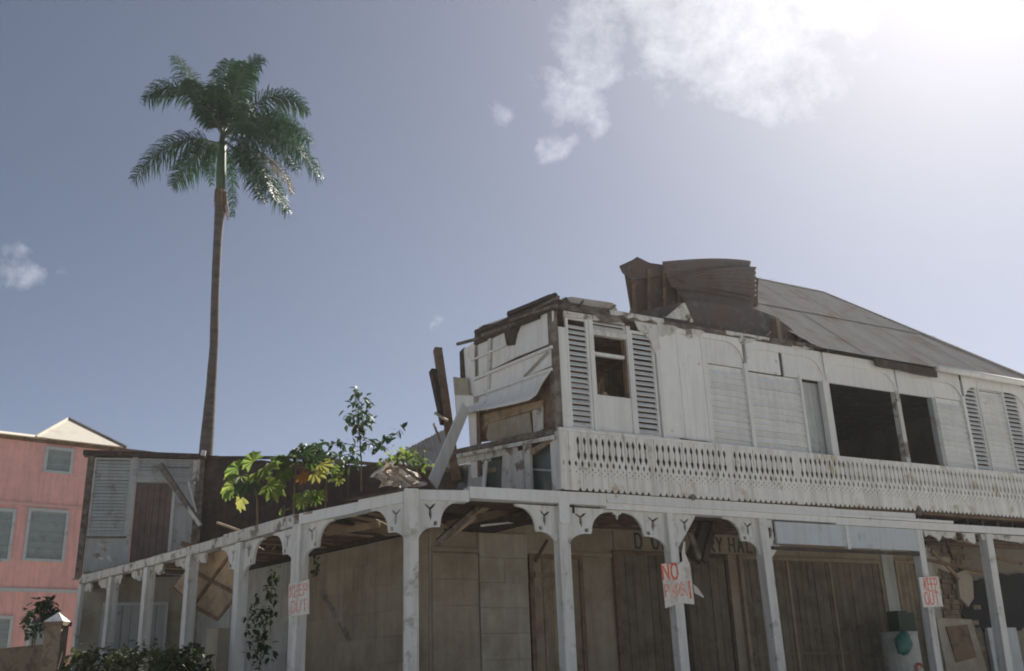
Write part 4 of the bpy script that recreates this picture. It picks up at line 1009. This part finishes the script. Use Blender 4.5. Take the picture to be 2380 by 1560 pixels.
b = MB(); b.add([H.pt(-9.2, Z - .02, .3), H.pt(s0 + .3, Z - .02, .3), H.pt(s0 + .3, zl, -1.6), H.pt(-9.2, zl, -1.6), H.pt(s0 + .3, Z - .02, -5.8), H.pt(-9.2, Z - .02, -5.8)], [(0, 1, 2, 3), (3, 2, 4, 5), (0, 3, 5), (1, 4, 2), (0, 5, 4, 1)]); b.build('roof', 'cream_roof', pink)
b = MB(); b.tube([hp(205, 1108, .1), hp(170, 1112, .1)], .012, 5); b.build('cable', 'white_paint', pink)
# grey roof behind the ruin
Q = Plane(((EYE + ray(950, 1050) * (33 / ray(950, 1050).y)).x, 33), 80)
nb_ = thing('far_house', Q.pt(1, 0, -2), 'grey corrugated roof of a house behind the ruin', 'house')
b = MB(); q0_, z0_ = Q.at(830, 1085); q1_, z1_ = Q.at(1040, 1085)
b.box(Q, q0_ + .2, q1_ + 3, 0, z0_ - .05, -5, -.3); b.build('wall', 'plaster_pale', nb_)
e0 = Q.at(845, 1078); pk = Q.at(1060, 968, 0)
nsh = 14
for i in range(nsh):
    u0, u1 = i / nsh, (i + 1) / nsh
    def rr(u, v):
        a_ = Q.pt(e0[0] + (pk[0] - e0[0]) * u, e0[1] + (pk[1] - e0[1]) * u, -1.2); c_ = Q.pt(e0[0] + 2.9 * u + .3, e0[1] - .35, .3)
        return a_ * v + c_ * (1 - v)
    gg = [[rr(u0 + (u1 - u0 + .01) * k / 10, v) + Vector((0, 0, .02 * math.sin(k / 10 * 4 * math.pi) + .008 * (i % 2))) for v in (0, .5, 1)] for k in range(11)]
    b = MB(); b.sheet(gg, .006, Vector((0, -.5, .8)).normalized()); b.build('roof_sheet', 'rust_roof', nb_)

# ------------------------------------------------------------------ gate pillar and low wall, bottom left
def gp(x, y, Y): r = ray(x, y); return EYE + r * (Y / r.y)
pg = gp(131, 1470, 20)
gt = thing('gate_pillar', (pg.x, pg.y, 0), 'brick gate pillar with white pyramid cap in front of the pink house', 'pillar')
hc = gp(131, 1446, 20).z
b = MB(); b.cube(pg.x - .16, pg.x + .16, pg.y - .16, pg.y + .16, 0, hc - .08); b.build('shaft', 'brick', gt)
b = MB(); b.cube(pg.x - .20, pg.x + .20, pg.y - .20, pg.y + .20, hc - .079, hc); b.build('collar', 'wood_brown', gt)
ap = gp(131, 1423, 20).z
b = MB(); b.add([(pg.x - .19, pg.y - .19, hc + .001), (pg.x + .19, pg.y - .19, hc + .001), (pg.x + .19, pg.y + .19, hc + .001), (pg.x - .19, pg.y + .19, hc + .001), (pg.x, pg.y, ap)], [(0, 1, 4), (1, 2, 4), (2, 3, 4), (3, 0, 4), (3, 2, 1, 0)]); b.build('cap', 'white_paint', gt)
gwl = MB(); zt = gp(80, 1500, 20.3).z; gwl.hexa([(pg.x - 6, 20.0, 0), (pg.x - .17, 20.0, 0), (pg.x - .17, 20.3, 0), (pg.x - 6, 20.3, 0), (pg.x - 6, 20.0, zt - .35), (pg.x - .17, 20.0, zt), (pg.x - .17, 20.3, zt), (pg.x - 6, 20.3, zt - .35)])
gwl.build('garden_wall', 'brick', None, label='low brown wall running left from the capped gate pillar', cat='wall')

# ------------------------------------------------------------------ plants
def leaf_blade(l, wd, fold=.15, droop=.25, n=4):
    b = MB(); vs = []; fs = []
    for i in range(n + 1):
        t = i / n; hw = wd * math.sin(math.pi * (t ** .8)) if 0 < i < n else .004
        y = l * t; z = -droop * l * t * t
        vs += [(-hw, y, z + fold * hw), (0, y, z), (hw, y, z + fold * hw)]
    for i in range(n):
        a = i * 3; fs += [(a, a + 1, a + 4, a + 3), (a + 1, a + 2, a + 5, a + 4)]
    b.add(vs, fs); return b
def lobed_leaf(r, lobes=7, cut=.68):
    """palmate leaf, stalk at the origin, lobes fanned round"""
    b = MB(); vs = [(0, 0, 0)]; n = lobes * 4
    for i in range(n + 1):
        a = R(-140) + R(280) * i / n
        k = (i % 4)
        rad = r * (1.0 if k == 2 else .8 if k in (1, 3) else cut) * (1 - .18 * abs(a) / R(140))
        vs.append((rad * math.sin(a), r * .25 + rad * math.cos(a), -.25 * rad * rad / r + (.03 if k == 0 else 0)))
    b.add(vs, [(0, i, i + 1) for i in range(1, n + 1)])
    return b
def orient(p, d, up=Vector((0, 0, 1)), s=1.0):
    d = d.normalized(); x = d.cross(up).normalized(); z = x.cross(d)
    m = Matrix.Identity(4)
    for i in range(3): m[i][0], m[i][1], m[i][2], m[i][3] = x[i] * s, d[i] * s, z[i] * s, p[i]
    return m
LOB = {k: lobed_leaf(.25).mesh('leaf', k) for k in ('leaf', 'leaf_yellow', 'leaf_orange', 'leaf_dark')}
def papaya(name, base, topp, Y, leaves, label, rstem=.02):
    p0, p1 = gp(*base, Y), gp(*topp, Y + .1)
    t = thing(name, p0, label, 'plant')
    mid = (p0 + p1) / 2 + Vector((rnd(-.05, .05), 0, 0))
    st = MB(); st.tube([p0 - Vector((0, 0, .1)), mid, p1], [rstem * 1.2, rstem, rstem * .7], 6); st.build('stem', 'twig', t)
    for x, y, size, kind in leaves:
        p = gp(x, y, Y + rnd(-.35, .35))
        q = p1 + (p - p1) * rnd(.0, .05)
        pe = MB(); pe.tube([q, (q + p) / 2 + Vector((0, 0, .05)), p], .006, 4); pe = pe.build('leaf_stalk', 'twig', t)
        d = (p - p1); d = Vector((d.x, d.y + rnd(-.1, .05), d.z * .4 - .10)); d = d if d.length > .02 else Vector((0, -1, -.3))
        up = Vector((rnd(-.35, .35), -1.0 + rnd(-.25, .25), .45))
        put('leaf', LOB[kind], orient(p - d.normalized() * .06, d, up, size * 1.32), pe)
papaya('papaya_plant', (598, 1215), (586, 1110), 18.6, [(548, 1088, 1.0, 'leaf'), (585, 1070, .9, 'leaf'), (620, 1085, 1.0, 'leaf'), (655, 1098, .8, 'leaf'), (535, 1130, .9, 'leaf'), (575, 1125, 1.1, 'leaf_dark'), (628, 1130, 1.05, 'leaf'), (560, 1160, .85, 'leaf_yellow'), (600, 1100, .9, 'leaf'), (555, 1108, .9, 'leaf'), (640, 1075, .7, 'leaf'), (530, 1150, .5, 'leaf')], 'low papaya with broad lobed leaves and a yellow leaf growing on the deck')
papaya('papaya_plant', (682, 1190), (688, 1085), 19.0, [(665, 1068, .8, 'leaf'), (700, 1060, .9, 'leaf'), (725, 1070, .9, 'leaf'), (750, 1080, .8, 'leaf_yellow'), (735, 1102, .75, 'leaf_yellow'), (702, 1108, .6, 'leaf_orange'), (680, 1080, .8, 'leaf'), (715, 1050, .8, 'leaf_dark'), (690, 1050, .7, 'leaf_dark'), (740, 1060, .7, 'leaf_dark')], 'thin-stemmed papaya with yellow and orange leaves in front of the blackened wall')
papaya('papaya_plant', (712, 1185), (715, 1150), 18.2, [(700, 1155, .6, 'leaf'), (725, 1150, .65, 'leaf'), (735, 1162, .55, 'leaf'), (712, 1165, .6, 'leaf'), (720, 1140, .5, 'leaf'), (740, 1148, .5, 'leaf'), (700, 1172, .45, 'leaf')], 'small bright green papaya seedling on the edge of the deck')
papaya('papaya_plant', (757, 1170), (760, 1100), 19.4, [(770, 1098, .55, 'leaf'), (785, 1105, .5, 'leaf'), (790, 1120, .45, 'leaf_yellow'), (772, 1115, .45, 'leaf'), (778, 1090, .5, 'leaf')], 'spindly papaya with narrow drooping leaves right of the orange-leaved one', .015)
papaya('papaya_plant', (655, 1190), (662, 1193), 18.0, [(662, 1186, .35, 'leaf'), (650, 1190, .3, 'leaf')], 'tiny seedling at the deck edge below the papaya plants', .008)
LB = {k: leaf_blade(.17, .045) for k in ('a',)}
def leaf_cloud(b, base, spots, l=.16):
    for p, dens, rad in spots:
        for _ in range(dens):
            d = Vector((rnd(-1, 1), rnd(-1, 1), rnd(-1.2, .4)))
            q = p + Vector((rnd(-1, 1), rnd(-1, 1), rnd(-1, 1))) * rad
            m = orient(q, d, Vector((rnd(-.4, .4), rnd(-.6, .6), 1)), rnd(.7, 1.2) * l / .17)
            b.add([m @ v for v in base.v], base.f)
def sapling(name, stem_px, Y, twigs, label, leafsize=.15, mt='leaf_dark', dens=5, rad=.10, stem_r=.018):
    pts = [gp(x, y, Y + rnd(-.05, .05)) for x, y in stem_px]
    t = thing(name, pts[0], label, 'sapling')
    st = MB(); n = len(pts); st.tube(pts, [stem_r * (1.2 - .8 * i / (n - 1)) for i in range(n)], 6)
    fol = MB()
    for line in twigs:
        dy = rnd(-.5, .5)
        q = [gp(x, y, Y + dy * i / max(1, len(line) - 1)) for i, (x, y) in enumerate(line)]
        st.tube(q, [.008] * len(q), 5)
        for a_, c_ in zip(q, q[1:]):
            k = max(2, int((c_ - a_).length / .10))
            leaf_cloud(fol, LB['a'], [(a_ + (c_ - a_) * ((i + 1) / k), dens, rad) for i in range(k)], leafsize)
    st.build('stem', 'twig', t)
    fol.build('foliage', mt, t, kind='stuff')
    return t
sapling('sapling', [(840, 1142), (840, 1080), (836, 1010), (832, 950), (826, 915)], 18.8,
        [[(836, 1020), (828, 960), (824, 908)], [(834, 1000), (848, 965), (860, 930)], [(834, 1010), (818, 985), (808, 965)], [(838, 1030), (870, 1035), (905, 1020), (930, 1000)], [(838, 1040), (800, 1030), (770, 1028)], [(838, 1045), (815, 1055), (790, 1060)], [(838, 1040), (865, 1030), (890, 1030)], [(836, 990), (850, 985), (862, 970)]],
        'tall slender sapling rising from the deck against the sky')
sapling('sapling', [(760, 1165), (758, 1100), (750, 1060)], 19.6, [[(755, 1080), (720, 1060), (680, 1055)], [(755, 1070), (730, 1045), (700, 1040)], [(752, 1065), (770, 1060), (800, 1072)], [(752, 1075), (780, 1078), (820, 1075)], [(752, 1060), (745, 1045), (740, 1038)], [(752, 1075), (720, 1075), (690, 1065)]],
        'bushy dark sapling behind the papaya plants on the deck', .16, 'leaf_dark', 5, .11)
sapling('sapling', [(955, 1130), (945, 1090), (935, 1070)], 19.2, [[(940, 1075), (915, 1065), (895, 1070)], [(940, 1075), (960, 1060), (985, 1065)], [(945, 1070), (930, 1050), (920, 1048)], [(950, 1070), (975, 1075), (995, 1080)], [(940, 1080), (905, 1080), (885, 1090)], [(940, 1072), (955, 1050), (965, 1055)]],
        'light green seedling growing over the crumpled sheet', .14, 'leaf', 5, .10)
# vine hanging inside the verandah
vn = thing('climbing_vine', gp(620, 1560, 18.2), 'dark creeper climbing the pale wall behind the third post', 'vine')
fol = MB()
leaf_cloud(fol, LB['a'], [(gp(632 + 6 * math.sin(i), 1325 + i * 9, 18.3), 5, .08) for i in range(9)] + [(gp(608 + rnd(-22, 12), 1400 + i * 8, 18.2), 10, .17) for i in range(18)], .13)
fol.build('foliage', 'leaf_dark', vn, kind='stuff')
st = MB(); st.tube([gp(600, 1570, 18.25), gp(612, 1480, 18.25), gp(628, 1400, 18.3), gp(634, 1325, 18.3)], .012, 5); st.build('stem', 'twig', vn)
vn2 = thing('climbing_vine', gp(735, 1330, 17.3), 'small creeper hanging beside the bracket of the faded sign post', 'vine')
fol = MB(); leaf_cloud(fol, LB['a'], [(gp(735 + 5 * math.sin(i * 2), 1285 + i * 8, 16.3), 4, .06) for i in range(7)], .09); fol.build('foliage', 'leaf_dark', vn2, kind='stuff')
# overgrown hedge, bottom left
def bush(name, blobs, Y, label, l, mt, dens, cat='bush'):
    t = thing(name, (gp(blobs[0][0], 1560, Y).x, Y, 0), label, cat)
    fol = MB(); st = MB()
    for x, y, rx, rz in blobs:
        p = gp(x, y, Y + rnd(-.4, .4))
        st.tube([Vector((p.x + rnd(-.2, .2), p.y, 0)), p], [.03, .012], 5)
        for _ in range(dens):
            a, b_ = rnd(0, 6.28), math.acos(rnd(-1, 1)); k = rnd(.5, 1) ** .5
            q = p + Vector((math.cos(a) * math.sin(b_) * rx * k, math.sin(a) * math.sin(b_) * rx * .8 * k, math.cos(b_) * rz * k))
            d = Vector((rnd(-1, 1), rnd(-1, 1), rnd(-.8, .6)))
            m = orient(q, d, Vector((rnd(-.5, .5), rnd(-.6, .6), 1)), rnd(.7, 1.3) * l / .17); fol.add([m @ v for v in LB['a'].v], LB['a'].f)
    st.build('stem', 'twig', t); fol.build('foliage', mt, t, kind='stuff')
bush('bush', [(180, 1580, .35, .5), (230, 1572, .4, .45), (290, 1566, .4, .40), (345, 1558, .4, .40), (400, 1556, .4, .38), (445, 1545, .3, .36), (215, 1590, .6, .7), (320, 1585, .7, .7), (420, 1590, .6, .6)], 17.2, 'overgrown dark green bush in front of the side-street posts', .11, 'hedge_leaf', 330)
bush('garden_shrub', [(92, 1428, .32, .35), (80, 1450, .3, .35), (110, 1415, .2, .3)], 23, 'small dark shrub behind the capped gate pillar', .14, 'leaf_dark', 130, 'shrub')

# ------------------------------------------------------------------ royal palm
PY = 30.0
def gpy(x, y, dy=0): return gp(x, y, PY + dy)
base = gpy(478, 1060); bot = Vector((base.x + .25, PY, 0))
palm = thing('palm_tree', bot, 'tall royal palm rising behind the ruin against the blue sky', 'palm tree')
tp = [(468, 1180, 17), (478, 1060, 16.5), (484, 990, 15), (491, 900, 12.5), (498, 800, 11), (500, 700, 10.5), (503, 620, 10.8), (506, 560, 11.2), (510, 500, 12.5), (513, 462, 12.5), (513, 442, 11.5)]
pts = [bot] + [gpy(x, y) for x, y, _ in tp]; rads = [.30] + [q[2] * PY / 2300 for q in tp]
fine_p, fine_r = [], []
for i in range(len(pts) - 1):
    m = 14 if i == 0 else 5
    for k in range(m):
        t = k / m; fine_p.append(pts[i].lerp(pts[i + 1], t)); fine_r.append((rads[i] * (1 - t) + rads[i + 1] * t) * (1 + rnd(-.025, .025)))
fine_p.append(pts[-1]); fine_r.append(rads[-1])
b = MB(); b.tube(fine_p, fine_r, 16); b.build('trunk', 'palm_trunk', palm, True)
b = MB(); b.tube([gpy(513, 444), gpy(514, 400), gpy(516, 350), gpy(518, 310)], [.155, .17, .14, .09], 12); b.build('crown_shaft', 'palm_shaft', palm, True)
b = MB()
for i in range(16):
    a = rnd(0, 6.28); p = gpy(513 + 12 * math.cos(a), 440 + rnd(0, 15)) + Vector((0, .16 * math.sin(a), 0)); b.beam(p, p + Vector((rnd(-.03, .10), rnd(-.05, .05), -rnd(.25, .8))), .05, .012, rnd(0, 3), .3)
for i in range(14):
    p = gpy(522 + rnd(-4, 5), 455 + rnd(0, 25)); b.beam(p, p + Vector((rnd(.0, .22), rnd(-.1, .1), -rnd(.5, .95))), .03, .012, rnd(0, 3), .3)
b.build('dead_sheath', 'palm_brown', palm)
def frond(tip, mid, dz, dym, root=(517, 315), L=.74, mt='palm_leaf', dens=74, droop=.85, sweep=.5):
    p0, p1, p2 = gpy(*root), gpy(*mid, dym), gpy(*tip, dz)
    c = p1 * 2 - (p0 + p2) / 2          # quadratic control through the middle
    f = lambda t: p0 * (1 - t) ** 2 + c * (2 * t * (1 - t)) + p2 * t * t
    st = MB(); n = 12
    st.tube([f(i / n) for i in range(n + 1)], [.032 * (1 - .85 * i / n) + .004 for i in range(n + 1)], 5)
    st = st.build('frond', 'palm_stem', palm)
    lv = MB()
    for i in range(dens):
        t = .13 + .87 * (i + rnd(0, .8)) / dens
        p = f(min(t, 1)); ax = (f(min(1, t + .02)) - f(t - .02)).normalized()
        side = ax.cross(Vector((0, 0, 1)))
        if side.length < .2: side = ax.cross(Vector((0, 1, 0)))
        side.normalize(); upv = side.cross(ax)
        env = L * (math.sin(math.pi * min(1, .16 + .80 * t)) ** .55) * rnd(.8, 1.15)
        for sg in (-1, 1):
            for lay in (0, 1):
                el = rnd(-.9, .1) if lay == 0 else rnd(.15, .95)
                d = (side * sg * math.cos(el) + upv * math.sin(el) + ax * (sweep + rnd(-.1, .35))).normalized()
                l = env * rnd(.85, 1.05); wd = .020
                q1 = p + d * l * .45; q2 = p + d * l * .8 - Vector((0, 0, droop * l * .22)); q3 = p + d * l * .95 - Vector((rnd(-.03, .03), 0, droop * l * .62))
                wv = ax * wd
                lv.add([p - wv * .5, p + wv * .5, q1 - wv, q1 + wv, q2 - wv * .8, q2 + wv * .8, q3], [(0, 1, 3, 2), (2, 3, 5, 4), (4, 5, 6)])
    lv.build('leaflets', mt, st, kind='stuff')
FR = [((408, 132), (465, 215), .8, .3, {}), ((335, 232), (425, 212), -.6, -.3, {}), ((310, 418), (405, 335), -.3, -.2, {'root': (512, 335)}), ((402, 432), (455, 362), .8, .5, {'root': (512, 330)}),
      ((604, 138), (560, 190), .5, .2, {'L': .85}), ((532, 142), (520, 215), .8, .5, {'L': .9}), ((575, 150), (545, 215), -1.2, -.6, {'L': .85}), ((500, 200), (505, 255), -1.6, -.8, {'L': .72}),
      ((716, 258), (625, 228), .4, .2, {}), ((708, 375), (635, 275), 1.2, .7, {}), ((744, 412), (650, 318), -.5, -.3, {'L': .82}), ((690, 395), (615, 320), -1.5, -.8, {'L': .78}), ((668, 492), (605, 395), .2, .1, {'root': (520, 330)}),
      ((640, 465), (590, 360), -1.3, -.7, {'L': .72}), ((540, 505), (538, 400), .9, .7, {'root': (520, 335), 'L': .35, 'dens': 40}), ((492, 430), (490, 360), .9, .5, {'root': (512, 335), 'L': .35, 'dens': 36}), ((465, 245), (490, 265), -1.9, -1, {'L': .55}), ((600, 300), (560, 285), -2.0, -1.1, {'L': .72}), ((560, 240), (545, 265), 1.9, 1, {'L': .85}), ((480, 220), (500, 260), 1.6, .9, {'L': .72}),
      ((610, 470), (575, 390), -.6, -.3, {'root': (520, 325), 'L': .6}), ((720, 330), (640, 280), -1.0, -.5, {'L': .75}), ((430, 190), (480, 235), -1.0, -.5, {'L': .6}), 
      ((682, 450), (625, 370), .9, .5, {'mt': 'palm_dry', 'L': .4, 'dens': 36})]
for tip, mid, dz, dm, kw in FR: frond(tip, mid, dz, dm, **kw)

# ------------------------------------------------------------------ volume added to imitate a lens-flare veil and lift the darks
hz = MB(); hz.cube(-420, 420, -320, 520, -2, 30)
hm = bpy.data.materials.new('flare_veil'); hm.use_nodes = True
ht = hm.node_tree; ht.nodes.clear()
pvn = N(ht, 'ShaderNodeVolumePrincipled')
pvn.inputs['Color'].default_value = (.92, .95, 1, 1)
pvn.inputs['Density'].default_value = FLARE_VEIL
pvn.inputs['Anisotropy'].default_value = .4
ht.links.new(pvn.outputs[0], N(ht, 'ShaderNodeOutputMaterial').inputs['Volume'])
hz.build('flare_veil', hm, None, kind='stuff')
